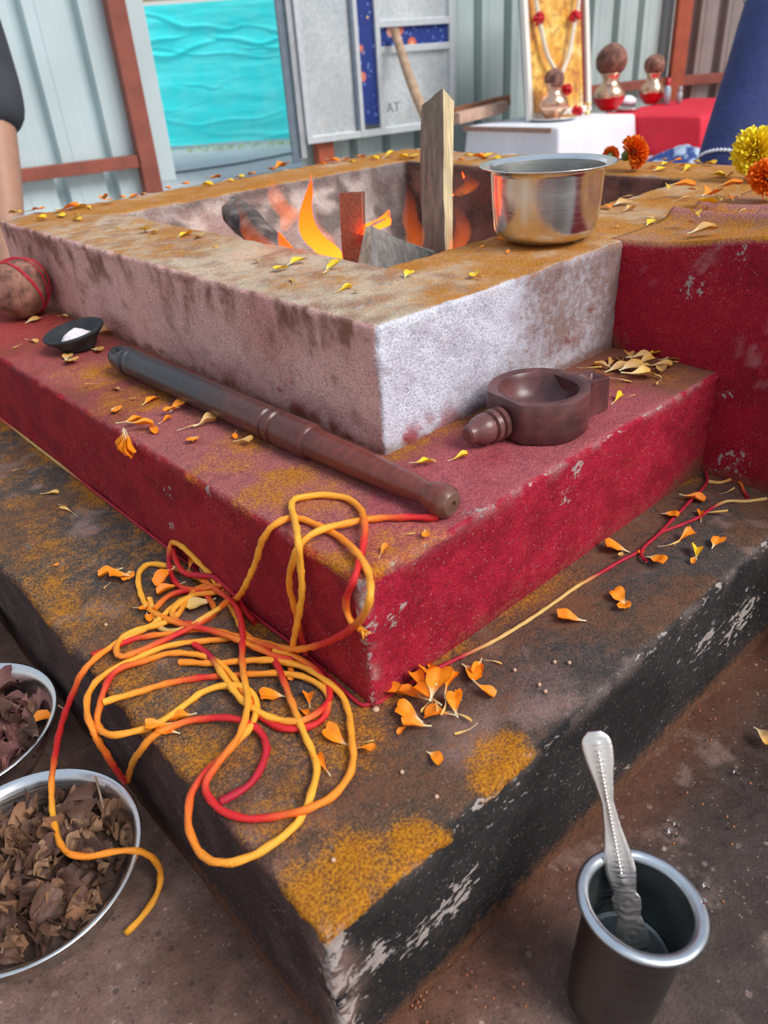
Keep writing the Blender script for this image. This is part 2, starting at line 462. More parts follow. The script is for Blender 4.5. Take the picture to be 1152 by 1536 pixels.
# ---- lowest step, black
BX0, BX1, BY0, BY1 = 0.111, 1.476, 0.204, 1.496
def paint_bottom(P, side, kind):
    n = len(P); n1 = fbm(P, 14, 3); n2 = fbm(P, 45, 5); n3 = fbm(P, 130, 8)
    top = fill(n, lin(80, 74, 71)); top = lerp(top, np.array(lin(98, 78, 64)), sstep(0.45, 0.65, n1)); top = lerp(top, np.array(lin(146, 124, 116)), 0.7 * sstep(0.61, 0.72, n2))
    top = lerp(top, np.array(lin(150, 124, 118)), 0.75 * blobs(P, [(700, 1110, Z3, 0.04), (760, 1080, Z3, 0.04), (820, 1060, Z3, 0.05), (290, 940, Z3, 0.05), (130, 790, Z3, 0.03), (270, 850, Z3, 0.03)]) * sstep(0.35, 0.6, n2))
    left = fill(n, lin(66, 50, 50)); left = lerp(left, np.array(lin(86, 66, 64)), sstep(0.4, 0.7, n2))
    right = fill(n, lin(36, 35, 37)); right = lerp(right, np.array(lin(52, 50, 51)), sstep(0.4, 0.7, n1))
    c = np.where((kind == 2)[:, None], top, np.where((side == 0)[:, None], left, right))
    dz = Z3 - P[:, 2]
    edge_r = (side == 1) * np.exp(-(dz / 0.012) ** 2) * (kind < 2)
    c = lerp(c, np.array(lin(140, 122, 118)), 0.55 * edge_r * sstep(0.4, 0.65, n2))
    corner = np.exp(-(((P[:, 0] - BX0) ** 2 + (P[:, 1] - BY0) ** 2) / 0.016 ** 2))
    c = lerp(c, np.array(lin(158, 128, 118)), 0.85 * corner * sstep(0.35, 0.6, n2))
    edge_l = (side == 0) * np.exp(-(dz / 0.006) ** 2) * sstep(0.5, 0.2, P[:, 1])
    c = lerp(c, np.array(lin(150, 104, 84)), 0.6 * edge_l * sstep(0.4, 0.6, n3))
    chips = 0.02 + 0.13 * (side == 1) * (kind < 2) * sstep(0.35, 0.7, n1) + 0.15 * edge_r + 0.35 * corner
    # long scrapes down the right face
    for (px, py, r) in [(690, 1340, 0.030), (640, 1395, 0.028), (1110, 930, 0.05), (1060, 960, 0.03), (560, 1440, 0.03)]:
        q = at_y(px, py, BY0); dd = P - q
        chips = np.maximum(chips, 0.42 * np.exp(-((dd[:, 0]) ** 2 + (dd[:, 2] + 0.0 * dd[:, 0]) ** 2 * 2.2) / r ** 2) * (side == 1) * (kind < 2))
    tur = 0.95 * blobs(P, [(490, 1345, Z3, 0.042), (455, 1320, Z3, 0.024), (540, 1300, Z3, 0.035), (520, 1370, Z3, 0.030), (620, 1272, Z3, 0.032), (590, 1300, Z3, 0.03), (650, 1262, Z3, 0.02), (755, 1130, Z3, 0.034), (745, 1165, Z3, 0.026), (775, 1145, Z3, 0.022)])
    tur = np.maximum(tur, 0.52 * blobs(P, [(230, 1060, Z3, 0.06), (280, 1130, Z3, 0.055), (420, 1230, Z3, 0.04), (180, 1010, Z3, 0.06), (70, 830, Z3, 0.06), (110, 930, Z3, 0.07), (470, 1090, Z3, 0.04), (520, 1100, Z3, 0.05), (60, 900, Z3, 0.08), (420, 1100, Z3, 0.06)]))
    # dust swept into the joint under the red step
    dl = 0.240 - P[:, 0]; dr = 0.311 - P[:, 1]
    tur = np.maximum(tur, 0.66 * (kind == 2) * np.exp(-(dl / 0.020) ** 2) * (P[:, 1] > 0.31) * sstep(0.25, 0.55, n1))
    tur = np.maximum(tur, 0.60 * (kind == 2) * np.exp(-(dr / 0.020) ** 2) * (P[:, 0] > 0.24) * sstep(0.3, 0.6, n1))
    tur = np.maximum(tur, 0.25 * (kind == 2) * (side == 0))
    tur = tur * (kind >= 1)
    dirt = 0.12 + 0.3 * (kind == 2) * sstep(0.4, 0.8, n1) + 0.5 * (kind == 2) * (side == 1) * np.exp(-(dr / 0.05) ** 2) + 0.55 * sstep(0.03, 0.0, P[:, 2])
    dirt = dirt * np.where((kind < 2) & (P[:, 2] > 0.03), 0.3, 1)
    return {'paint': c, 'turmeric': tur, 'chips': chips, 'dirt': dirt}
tier('bottom_step', BX0, BX1, BY0, BY1, [(0, -0.012, 0), (0, Z3 - 0.005, 1), (0.0015, Z3 - 0.0015, 1), (0.005, Z3, 2), (0.17, Z3, 2)], paint_bottom)

# ---- middle step, red
MX0, MX1, MY0, MY1 = 0.240, 1.352, 0.311, 1.388
def paint_mid(P, side, kind):
    n = len(P); n1 = fbm(P, 14, 13); n2 = fbm(P, 45, 15); n3 = fbm(P, 140, 18)
    topl = fill(n, lin(168, 96, 94)); topl = lerp(topl, np.array(lin(152, 60, 62)), sstep(0.45, 0.7, n1) * 0.8)
    topl = lerp(topl, np.array(lin(164, 62, 58)), sstep(0.75, 1.1, P[:, 1]))
    topr = fill(n, lin(176, 88, 96)); topr = lerp(topr, np.array(lin(160, 52, 66)), sstep(0.45, 0.7, n1) * 0.8)
    left = fill(n, lin(168, 34, 48)); left = lerp(left, np.array(lin(146, 26, 40)), sstep(0.4, 0.7, n2))
    right = fill(n, lin(178, 26, 56)); right = lerp(right, np.array(lin(156, 20, 46)), sstep(0.4, 0.7, n2))
    c = np.where((kind == 2)[:, None], np.where((side == 0)[:, None], topl, topr), np.where((side == 0)[:, None], left, right))
    dz = Z2 - P[:, 2]
    rim = np.exp(-(dz / 0.007) ** 2) * (kind < 2)
    c = lerp(c, np.array(lin(190, 150, 150)), np.where(side == 0, 0.18, 0.55) * rim * sstep(0.42, 0.62, n2))
    corner = np.exp(-(((P[:, 0] - MX0) ** 2 + (P[:, 1] - MY0) ** 2) / 0.007 ** 2))
    c = lerp(c, np.array(lin(196, 170, 160)), 0.75 * corner * sstep(0.42, 0.6, n2) * (kind < 2))
    chips = 0.03 + np.where(side == 0, 0.06, 0.20) * rim + 0.30 * corner
    for f, px, py, r in [(1, 590, 925, 0.014), (1, 560, 935, 0.010), (1, 865, 705, 0.016), (1, 850, 745, 0.014), (1, 600, 910, 0.012), (0, 255, 740, 0.014), (0, 258, 790, 0.012), (0, 310, 735, 0.010), (1, 720, 760, 0.02)]:
        q = at_y(px, py, MY0) if f else at_x(px, py, MX0)
        chips = np.maximum(chips, 0.36 * sstep(1.2, 0.2, np.linalg.norm(P - q, axis=1) / r))
    tur = 0.95 * blobs(P, [(470, 745, Z2, 0.06), (400, 745, Z2, 0.05), (330, 705, Z2, 0.05), (520, 830, Z2, 0.035), (430, 720, Z2, 0.05), (560, 850, Z2, 0.02), (250, 640, Z2, 0.05), (500, 800, Z2, 0.05)]) * sstep(0.25, 0.55, n1)
    tur = np.maximum(tur, 0.62 * blobs(P, [(600, 820, Z2, 0.05), (150, 560, Z2, 0.08), (210, 600, Z2, 0.07), (380, 660, Z2, 0.05)]))
    dl = 0.371 - P[:, 0]; dr = 0.43 - P[:, 1]
    tur = np.maximum(tur, 0.60 * (kind == 2) * (side == 1) * np.exp(-(dr / 0.018) ** 2) * sstep(0.62, 0.40, P[:, 0]))
    tur = np.maximum(tur, 0.30 * (kind == 2) * (side == 1) * blobs(P, [(860, 650, Z2, 0.03), (930, 570, Z2, 0.06), (1000, 560, Z2, 0.06)]))
    tur = tur * (kind >= 1)
    dirt = 0.08 + (kind == 2) * (side == 1) * (0.55 * np.exp(-(dr / 0.03) ** 2) + 0.75 * sstep(0.56, 0.68, P[:, 0])) + (kind == 2) * (side == 0) * 0.45 * np.exp(-(dl / 0.012) ** 2) + 0.35 * (kind == 2) * (side == 0) * sstep(0.5, 0.7, n1)
    dirt += (kind < 2) * (side == 1) * (0.55 * sstep(0.62, 0.70, P[:, 0]) * sstep(0.2, 0.15, P[:, 2]) + 0.25 * sstep(0.172, 0.150, P[:, 2]))
    return {'paint': c, 'turmeric': tur, 'chips': chips, 'dirt': dirt}
tier('middle_step', MX0, MX1, MY0, MY1, [(0, Z3 - 0.012, 0), (0, Z2 - 0.004, 1), (0.0012, Z2 - 0.0012, 1), (0.004, Z2, 2), (0.18, Z2, 2)], paint_mid)

# ---- top curb around the pit
TX0, TX1, TY0, TY1 = 0.371, 1.213, 0.430, 1.272
def paint_top(P, side, kind):
    n = len(P); n1 = fbm(P, 12, 23); n2 = fbm(P, 45, 25); n3 = fbm(P, 150, 28)
    top = fill(n, lin(206, 186, 162)); top = lerp(top, np.array(lin(168, 134, 112)), sstep(0.42, 0.7, n2))
    left = fill(n, lin(232, 184, 176)); left = lerp(left, np.array(lin(210, 154, 146)), sstep(0.4, 0.7, n1))
    right = fill(n, lin(222, 222, 236)); right = lerp(right, np.array(lin(205, 200, 214)), sstep(0.45, 0.7, n2))
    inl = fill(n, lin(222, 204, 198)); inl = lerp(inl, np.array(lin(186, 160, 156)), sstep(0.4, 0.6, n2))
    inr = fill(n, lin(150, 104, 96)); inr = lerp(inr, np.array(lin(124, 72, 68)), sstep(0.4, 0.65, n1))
    c = np.where((side == 0)[:, None], left, right)
    c = np.where((kind == 2)[:, None], top, c)
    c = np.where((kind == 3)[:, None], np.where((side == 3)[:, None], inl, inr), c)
    dz = Z1 - P[:, 2]
    face = kind < 2
    # soot inside
    soot = (kind == 3) * (0.75 * sstep(0.03, 0.006, dz) * sstep(0.3, 0.6, n1) + 0.8 * sstep(0.52, 0.70, fbm(P, 24, 61)))
    soot = np.maximum(soot, (kind == 3) * (side == 2) * 0.9 * sstep(0.66, 0.56, P[:, 1]))
    soot = np.maximum(soot, (kind == 3) * 0.85 * sstep(0.16, 0.05, np.hypot(P[:, 0] - 1.07, P[:, 1] - 1.10)) * sstep(0.35, 0.5, n1))
    c = lerp(c, np.array(lin(52, 46, 46)), 0.85 * soot)
    # red spatter low on the faces by the corner
    low = sstep(0.030, 0.0, P[:, 2] - Z2) * face
    cor = sstep(0.17, 0.02, np.hypot(P[:, 0] - TX0, P[:, 1] - TY0))
    sp = low * cor * sstep(0.50, 0.60, n2) + 0.7 * face * (side == 0) * sstep(0.7, 0.75, n2) * sstep(0.05, 0.0, P[:, 2] - Z2)
    for (px, py, r) in [(430, 565, 0.010), (420, 590, 0.006), (855, 505, 0.012), (890, 465, 0.006)]:
        q = at_x(px, py, TX0) if px < 575 else at_y(px, py, TY0)
        sp = np.maximum(sp, face * sstep(1.0, 0.5, np.linalg.norm(P - q, axis=1) / r) * sstep(0.45, 0.6, n3))
    c = lerp(c, np.array(lin(168, 40, 52)), np.clip(sp, 0, 0.9))
    # left face browned along its top, right end of the white face dirty
    dirt = 0.05 + face * (side == 0) * (0.52 * sstep(0.065, 0.002, dz) * sstep(0.36, 0.66, fbm(P * np.array([1, 1, 0.35]), 75, 91)) + 0.36 * sstep(0.48, 0.70, n2)) + 0.45 * face * sstep(0.012, 0.0, P[:, 2] - Z2)
    dirt += face * (side == 1) * (0.95 * sstep(0.45, 0.78, P[:, 0] + 0.5 * (n1 - 0.5) * 0.3 - 0.3 * dz) + 0.15 * sstep(0.45, 0.6, n1))
    dirt += (kind == 2) * 0.24 * sstep(0.4, 0.6, n1) + (kind == 3) * np.where(side == 3, 0.05, 0.25)
    chips = 0.02 + 0.10 * (kind == 3) + 0.18 * (kind == 2) * (side == 0) * sstep(0.4, 0.6, n2)
    tur = (kind == 2) * (0.55 * (side == 0) * sstep(0.45, 1.0, P[:, 1]) + 0.98 * (side == 1) * sstep(0.44, 0.56, P[:, 0]) + 0.98 * (side >= 2))
    tur = np.maximum(tur, (kind == 2) * (0.92 * blobs(P, [(720, 420, Z1, 0.09), (800, 385, Z1, 0.09), (680, 440, Z1, 0.05)]) + 0.35 * blobs(P, [(480, 420, Z1, 0.08), (600, 440, Z1, 0.08), (300, 370, Z1, 0.10)])))
    tur = tur * (0.62 + 0.8 * sstep(0.3, 0.6, n1))
    tur = np.maximum(tur, 0.40 * face * (side == 1) * sstep(0.014, 0.0, dz) * sstep(0.42, 0.6, P[:, 0]))
    return {'paint': c, 'turmeric': np.clip(tur, 0, 1), 'chips': chips, 'dirt': dirt}
tier('top_curb', TX0, TX1, TY0, TY1, [(0, Z2 - 0.012, 0), (0, Z1 - 0.004, 1), (0.0012, Z1 - 0.0012, 1), (0.004, Z1, 2), (0.128, Z1, 2), (0.132, Z1 - 0.004, 3), (0.165, 0.19, 3), (0.20, 0.17, 3)], paint_top)

# ---- ash on the pit floor
def ash():
    g = np.linspace(-0.27, 0.27, 90)
    X, Y = np.meshgrid(g, g, indexing='ij'); P = np.stack([X, Y, 0 * X], -1).reshape(-1, 3)
    P[:, 2] = 0.195 + 0.05 * (fbm(P, 12, 4) - 0.4) + 0.01 * fbm(P, 60, 6)
    n = fbm(P, 40, 8)
    c = lerp(fill(len(P), lin(70, 62, 58)), np.array(lin(150, 140, 132)), sstep(0.45, 0.65, n))
    mkobj('ash_bed', P + np.array([0.792, 0.851, 0]) - A_OFF, grid_faces(90, 90), PLASTER, ALTAR, attrs={'paint': c, 'turmeric': n * 0, 'chips': n * 0, 'dirt': n * 0.3})
ash()

# ---- red spout block on the right with raised lips on its top
def seg_dist(P2, L):
    d = np.full(len(P2), 9.0)
    for a, b in zip(L[:-1], L[1:]):
        a = np.array(a); b = np.array(b); ab = b - a
        t = np.clip(((P2 - a) @ ab) / (ab @ ab), 0, 1)
        d = np.minimum(d, np.linalg.norm(P2 - (a + t[:, None] * ab), axis=1))
    return d
SX0, SX1, SY0, SY1 = 0.706, 1.06, 0.06, 0.445
LIP_A = [at(p[0], p[1], Z1 + 0.012)[:2] for p in [(945, 303), (987, 308), (1025, 314), (1063, 320), (1101, 329), (1152, 341), (1230, 372)]]
LIP_B = [at(p[0], p[1], Z1 + 0.012)[:2] for p in [(975, 300), (1037, 295), (1070, 303), (1113, 306), (1160, 309), (1250, 320)]]
def spout_height(P):
    h = Z1 + 0.002 + 0.022 * sstep(0.42, 0.24, P[:, 1]) * sstep(0.98, 0.80, P[:, 0])
    d1 = seg_dist(P[:, :2], LIP_A); d2 = seg_dist(P[:, :2], LIP_B)
    fade = sstep(0.56, 0.46, P[:, 1])
    h = h + 0.011 * np.exp(-(d1 / 0.012) ** 2) * fade + 0.009 * np.exp(-(d2 / 0.012) ** 2) * fade
    return h
def spout():
    sp = 0.006
    xs = np.arange(SX0, SX1 + 1e-6, sp); ys = np.arange(SY0, SY1 + 1e-6, sp)
    # wall rows below the rim of the height field, wrapped down like a cloth: rim loop sampled downwards
    X, Y = np.meshgrid(xs, ys, indexing='ij'); P = np.stack([X, Y, 0 * X], -1).reshape(-1, 3)
    P[:, 2] = spout_height(P) + (fbm(P, 30, 3) - 0.5) * 0.003
    nx, ny = len(xs), len(ys); F = grid_faces(nx, ny)
    loop = [(i, 0) for i in range(nx)] + [(nx - 1, j) for j in range(1, ny)] + [(i, ny - 1) for i in range(nx - 2, -1, -1)] + [(0, j) for j in range(ny - 2, 0, -1)]
    idx = [i * ny + j for i, j in loop]; V = [P]; prev = idx; cnt = len(P); m = 60
    kind = [np.full(len(P), 2)]
    rim = P[idx].copy()
    cen = np.array([(SX0 + SX1) / 2, (SY0 + SY1) / 2, 0])
    outn = np.zeros_like(rim); outn[:, 0] = np.where(np.isclose(rim[:, 0], SX0), -1, np.where(np.isclose(rim[:, 0], SX1), 1, 0)); outn[:, 1] = np.where(np.isclose(rim[:, 1], SY0), -1, np.where(np.isclose(rim[:, 1], SY1), 1, 0))
    for k in range(1, m + 1):
        q = rim.copy(); q[:, 2] = rim[:, 2] + (-0.01 - rim[:, 2]) * (k / m)
        q += outn * (0.0025 * min(1, k / 1.5) + ((fbm(q, 26, 71) - 0.5) * 0.006 + (fbm(q, 110, 73) - 0.5) * 0.0022)[:, None])
        ids = list(range(cnt, cnt + len(q)))
        for a in range(len(ids)):
            b = (a + 1) % len(ids); F.append((prev[b], prev[a], ids[a], ids[b]))
        V.append(q); prev = ids; cnt += len(q); kind.append(np.full(len(q), 0))
    V = np.vstack(V); kind = np.concatenate(kind)
    n = len(V); n1 = fbm(V, 14, 33); n2 = fbm(V, 45, 35)
    top = lerp(fill(n, lin(176, 132, 112)), np.array(lin(168, 112, 112)), sstep(0.4, 0.6, n1))
    d1 = np.minimum(seg_dist(V[:, :2], LIP_A), seg_dist(V[:, :2], LIP_B))
    top = lerp(top, np.array(lin(176, 112, 118)), np.exp(-(d1 / 0.014) ** 2))
    red = lerp(fill(n, lin(172, 24, 50)), np.array(lin(140, 22, 42)), sstep(0.4, 0.7, n1))
    red = lerp(red, np.array(lin(190, 140, 145)), 0.5 * sstep(0.64, 0.72, n2))
    c = np.where((kind == 2)[:, None], top, red)
    tur = (kind == 2) * (0.95 - 0.70 * np.exp(-(d1 / 0.016) ** 2)) * (0.5 + sstep(0.3, 0.6, n1))
    dirt = 0.1 + (kind == 0) * (0.7 * sstep(Z2 + 0.03, Z2 - 0.004, V[:, 2]) * sstep(0.40, 0.43, V[:, 1]) + 0.5 * sstep(Z3 + 0.02, Z3, V[:, 2]))
    chips = 0.05 + 0.15 * (kind == 0) * sstep(0.62, 0.7, n1)
    for px, py, r in [(1040, 430, 0.02), (1095, 590, 0.015), (1100, 690, 0.03), (1115, 380, 0.014), (870, 410, .005)]:
        q = at_x(px, py, SX0); chips = np.maximum(chips, 0.33 * sstep(1.2, 0.2, np.linalg.norm(V - q, axis=1) / r))
    mkobj('spout_block', V - A_OFF, F, PLASTER, ALTAR, attrs={'paint': c, 'turmeric': np.clip(tur, 0, 1), 'chips': chips, 'dirt': dirt})
spout()

# ------------------------------------------------------------------ wooden things on the middle step
def rod():
    """turned ladle handle lying along the left tread"""
    a = np.array([0.3175, 0.822, Z2 + 0.0165]); b = np.array([0.334, 0.318, Z2 + 0.0125])
    L = np.linalg.norm(b - a)
    root = empty('wooden_rod', a)
    tag(root, 'long turned dark wooden rod with rings lying on the left red tread', 'rod')
    M = frame_matrix((0, 0, 0), b - a, (0, 0, 1))
    prof = [(0.0, 0.0), (0.006, 0.002), (0.0115, 0.007), (0.0135, 0.014), (0.0150, 0.028), (0.0152, 0.036), (0.0142, 0.0385), (0.0122, 0.040), (0.0122, 0.0425), (0.0145, 0.044),
            (0.0150, 0.047), (0.0152, 0.050), (0.0146, 0.054), (0.0148, 0.10), (0.0152, 0.20), (0.0154, 0.290), (0.0137, 0.2915), (0.0137, 0.294), (0.0156, 0.2955), (0.0156, 0.302), (0.0138, 0.3035), (0.0138, 0.306), (0.0156, 0.3075),
            (0.0158, 0.345), (0.0150, 0.348), (0.0132, 0.3495), (0.0130, 0.352), (0.0124, 0.40), (0.0102, 0.46), (0.0090, 0.474), (0.0088, 0.479), (0.0106, 0.483), (0.0124, 0.489), (0.0128, 0.495), (0.0118, 0.500), (0.0085, L - 0.0005), (0.0028, L), (0.0022, L - 0.002), (0.0, L - 0.0022)]
    prof = [(r, x * 1.0) for r, x in prof]
    # densify
    pr = []
    for (r0, x0), (r1, x1) in zip(prof[:-1], prof[1:]):
        m = max(1, int(abs(x1 - x0) / (0.0011 if x0 < 0.05 else 0.012)))
        for k in range(m): pr.append((r0 + (r1 - r0) * k / m, x0 + (x1 - x0) * k / m))
    pr.append(prof[-1])
    V, F = lathe(pr, 80)
    V = np.stack([V[:, 2], V[:, 0], V[:, 1]], 1)          # axis along x
    t = V[:, 0] / L
    char = np.array(lin(50, 49, 54)); brn = np.array(lin(92, 50, 46)); red = np.array(lin(124, 58, 48))
    n = fbm(V, 40, 5)
    c = lerp(fill(len(V), char), brn, sstep(0.30, 0.62, t + 0.25 * (n - 0.5)))
    c = lerp(c, red, 0.7 * sstep(0.66, 0.78, t + 0.2 * (n - 0.5)))
    endg = sstep(0.985, 0.999, t); c = lerp(c, np.array(lin(120, 96, 84)), 0.6 * endg)
    # eye bored into the upper side of the head
    ang = np.arctan2(V[:, 1], V[:, 2]) + math.radians(16)
    rad = np.hypot(V[:, 1], V[:, 2])
    e = np.sqrt(((V[:, 0] - 0.0190) / 0.0118) ** 2 + (np.sin(ang) * 0.0148 / 0.0084) ** 2) + 9 * (np.cos(ang) < 0)
    k = sstep(1.04, 0.86, e) * 0.72
    V[:, 1] *= 1 - k; V[:, 2] *= 1 - k
    c = lerp(c, np.array(lin(24, 22, 22)), sstep(0.95, 0.7, e))  # shade inside the hole painted in as near-black
    V = xf(V, M)
    o = mkobj('shaft', V, F, M_DARKWOOD, root, attrs={'paint': c}); es = o.modifiers.new('es', 'EDGE_SPLIT'); es.split_angle = math.radians(42)
rod()

def ladle_bowl():
    cx, cy = 0.497, 0.370
    root = empty('offering_bowl', (cx, cy, Z2 + 0.0008), (0, 0, 0))
    tag(root, 'carved dark wooden offering bowl with ringed handle and grooved spout on the right tread', 'bowl')
    H = 0.036
    n = 72
    def outline(a, k):       # squarish round body, facetted towards the handle
        r = 0.0435
        d = math.atan2(math.sin(a - HA), math.cos(a - HA))
        if abs(d) < 0.62: r = min(r * 1.03, 0.0400 / max(0.5, math.cos(d)))
        return r
    HA = math.atan2(at(712, 655, Z2 + 0.012)[1] - cy, at(712, 655, Z2 + 0.012)[0] - cx)
    SA = math.atan2(at(905, 575, Z2 + 0.02)[1] - cy, at(905, 575, Z2 + 0.02)[0] - cx)
    rows = [(0.0, 0.0, 0), (0.95, 0.0, 1), (1.0, 0.002, 1), (1.0, 0.012, 1), (1.0, 0.024, 1), (1.0, H - 0.0012, 1), (0.985, H, 1)]
    V = []
    for k, z, q in rows:
        for j in range(n):
            a = 2 * math.pi * j / n; r = outline(a, 0) * k; V.append((r * math.cos(a), r * math.sin(a), z))
    for r, z in [(0.0350, H), (0.0338, H - 0.0012), (0.0322, H - 0.006), (0.029, H - 0.014), (0.023, H - 0.021), (0.012, H - 0.0245), (0.0, H - 0.0255)]:
        for j in range(n):
            a = 2 * math.pi * j / n; V.append((r * math.cos(a), r * math.sin(a), z))
    V = np.array(V); m = len(V) // n
    F = []
    for i in range(m - 1):
        for j in range(n): F.append((i * n + j, i * n + (j + 1) % n, (i + 1) * n + (j + 1) % n, (i + 1) * n + j))
    base = np.array(lin(108, 66, 66)); 
    c = lerp(fill(len(V), base), np.array(lin(78, 46, 48)), sstep(0.35, 0.65, fbm(V, 40, 3)))
    o = mkobj('bowl_body', V, F, M_DARKWOOD, root, attrs={'paint': c}); sm = o.modifiers.new('es', 'EDGE_SPLIT'); sm.split_angle = math.radians(50)
    # handle
    pr = [(0.0, -0.002), (0.014, -0.002), (0.0142, 0.004), (0.0120, 0.005), (0.0120, 0.0065), (0.0150, 0.0075), (0.0152, 0.0125), (0.0122, 0.0138), (0.0122, 0.0155), (0.0150, 0.0168), (0.0146, 0.0215), (0.0116, 0.0228), (0.0116, 0.0245), (0.0138, 0.0258), (0.0140, 0.030), (0.0128, 0.036), (0.0098, 0.042), (0.0086, 0.0445), (0.0080, 0.049), (0.0060, 0.051), (0.0, 0.0512)]
    Vh, Fh = lathe([(r * 0.94, z * 0.86) for r, z in pr], 28)
    Mh = frame_matrix((0.036 * math.cos(HA), 0.036 * math.sin(HA), 0.0152), (-math.sin(HA), math.cos(HA), 0), (math.cos(HA), math.sin(HA), 0))
    Vh = xf(Vh, Mh)
    Vh[:, 2] = np.maximum(Vh[:, 2], 0.0003)
    hh = mkobj('handle', Vh, Fh, M_DARKWOOD, root, attrs={'paint': lerp(fill(len(Vh), lin(112, 70, 68)), np.array(lin(84, 50, 50)), sstep(0.4, 0.6, fbm(Vh, 60, 3)))}); hh.modifiers.new('es', 'EDGE_SPLIT').split_angle = math.radians(32)
    # spout with a groove: outline extruded
    L = 0.044; nx = 14; ny = 9
    top = []; bot = []
    for i in range(nx + 1):
        t = i / nx; w = 0.018 - 0.006 * sstep(0.2, 0.7, np.array(t)) + 0.002 * t; w = float(w)
        if t > 0.85: w *= math.sqrt(max(0.05, 1 - ((t - 0.85) / 0.16) ** 2))
        for j in range(ny):
            v = -1 + 2 * j / (ny - 1)
            z = 0.034 - 0.006 * t
            if abs(v) < 0.3 and 0.0 < t < 0.8: z -= 0.005
            top.append((0.030 + L * t, v * w, z)); bot.append((0.030 + L * t, v * w, 0.0))
    V = np.array(top + bot); nn = len(top)
    F = grid_faces(nx + 1, ny); F += [tuple(reversed([q + nn for q in f])) for f in grid_faces(nx + 1, ny)]
    ring = [i * ny for i in range(nx + 1)] + [nx * ny + j for j in range(1, ny)] + [i * ny + ny - 1 for i in range(nx - 1, -1, -1)] + [j for j in range(ny - 2, 0, -1)]
    for a in range(len(ring)):
        b = (a + 1) % len(ring); F.append((ring[a], ring[b], ring[b] + nn, ring[a] + nn))
    V = V @ np.array(Matrix.Rotation(SA, 3, 'Z')).T
    c = lerp(fill(len(V), base), np.array(lin(78, 46, 48)), sstep(0.35, 0.65, fbm(V, 50, 9)))
    bevel(mkobj('spout', V, F, M_DARKWOOD, root, smooth=False, attrs={'paint': c}), 0.0006)
ladle_bowl()

# ------------------------------------------------------------------ coconut, clay lamp, camphor
def coconut_mesh(r, seed, elong=1.12):
    n, m = 40, 30
    V = []
    for i in range(m):
        th = math.pi * i / (m - 1)
        for j in range(n):
            ph = 2 * math.pi * j / n
            rr = r * (1 + 0.03 * math.cos(3 * ph) * math.sin(th))
            z = r * elong * math.cos(th) + (0.10 * r * max(0, math.cos(th)) ** 6)
            V.append((rr * math.sin(th) * math.cos(ph), rr * math.sin(th) * math.sin(ph), z))
    V = np.array(V); V *= (1 + 0.03 * (fbm(V / r, 3, seed) - 0.5))[:, None]
    F = [tuple(reversed(f)) for f in grid_faces(m, n, cv=True)]
    nn = fbm(V / r * np.array([1, 1, 0.3]), 6, seed + 3)
    c = lerp(fill(len(V), lin(150, 104, 88)), np.array(lin(106, 70, 58)), sstep(0.4, 0.62, nn))
    c = lerp(c, np.array(lin(72, 48, 42)), 0.8 * sstep(0.6, 0.72, fbm(V / r, 2.2, seed + 8)))
    return V, F, c
def coconut_on_step():
    r = 0.0385
    c0 = np.array([0.3290, 1.1300, Z2 + r * 0.985])
    root = empty('coconut', c0 - np.array([0, 0, r * 0.985]))
    tag(root, 'brown husked coconut wrapped in red thread against the pink curb', 'coconut')
    V, F, c = coconut_mesh(r, 4, 1.08)
    ax = Vector((0.5, -0.45, 0.75)).normalized()
    M = Matrix.Translation((0, 0, r * 0.985)) @ ax.to_track_quat('Z', 'Y').to_matrix().to_4x4()
    V = xf(V, M); lo = V[:, 2].min(); V[:, 2] -= lo - 0.0003
    husk = mkobj('husk', V, F, M_COCO, root, attrs={'paint': c})
    cen = np.array([0, 0, r * 0.985 - lo])
    for k, (nv, off, w) in enumerate([((0.90, 0.30, 0.32), 0.00, 0.0013), ((0.80, 0.55, 0.10), 0.004, 0.0010), ((0.35, 0.90, 0.15), -0.002, 0.0010), ((0.70, 0.68, -0.15), 0.010, 0.0009), ((0.93, 0.22, 0.36), 0.0022, 0.0011)]):
        nrm = Vector(nv).normalized(); x = nrm.orthogonal().normalized(); y = nrm.cross(x)
        pts = []
        for q in np.linspace(0, 2 * math.pi, 60, endpoint=False):
            d = np.array(x) * math.cos(q) + np.array(y) * math.sin(q) + np.array(nrm) * off / r
            d /= np.linalg.norm(d)
            dots = (V - cen) @ d / np.linalg.norm(V - cen, axis=1)
            rad = np.linalg.norm((V - cen)[np.argsort(-dots)[:4]], axis=1).max()
            pts.append(cen + d * (rad + 0.0003))
        Vt, Ft = tube(np.array(pts), w, 6, closed=True, twist=900, lobes=0.12)
        Vt[:, 2] = np.maximum(Vt[:, 2], 0.0003)
        cc = fill(len(Vt), lin(190, 24, 50))
        if k == 4: cc = lerp(cc, np.array(lin(226, 140, 50)), sstep(-0.010, -0.022, Vt[:, 2] - cen[2]))
        mkobj('thread_band', Vt, Ft, M_THREAD, husk, attrs={'paint': cc})
coconut_on_step()

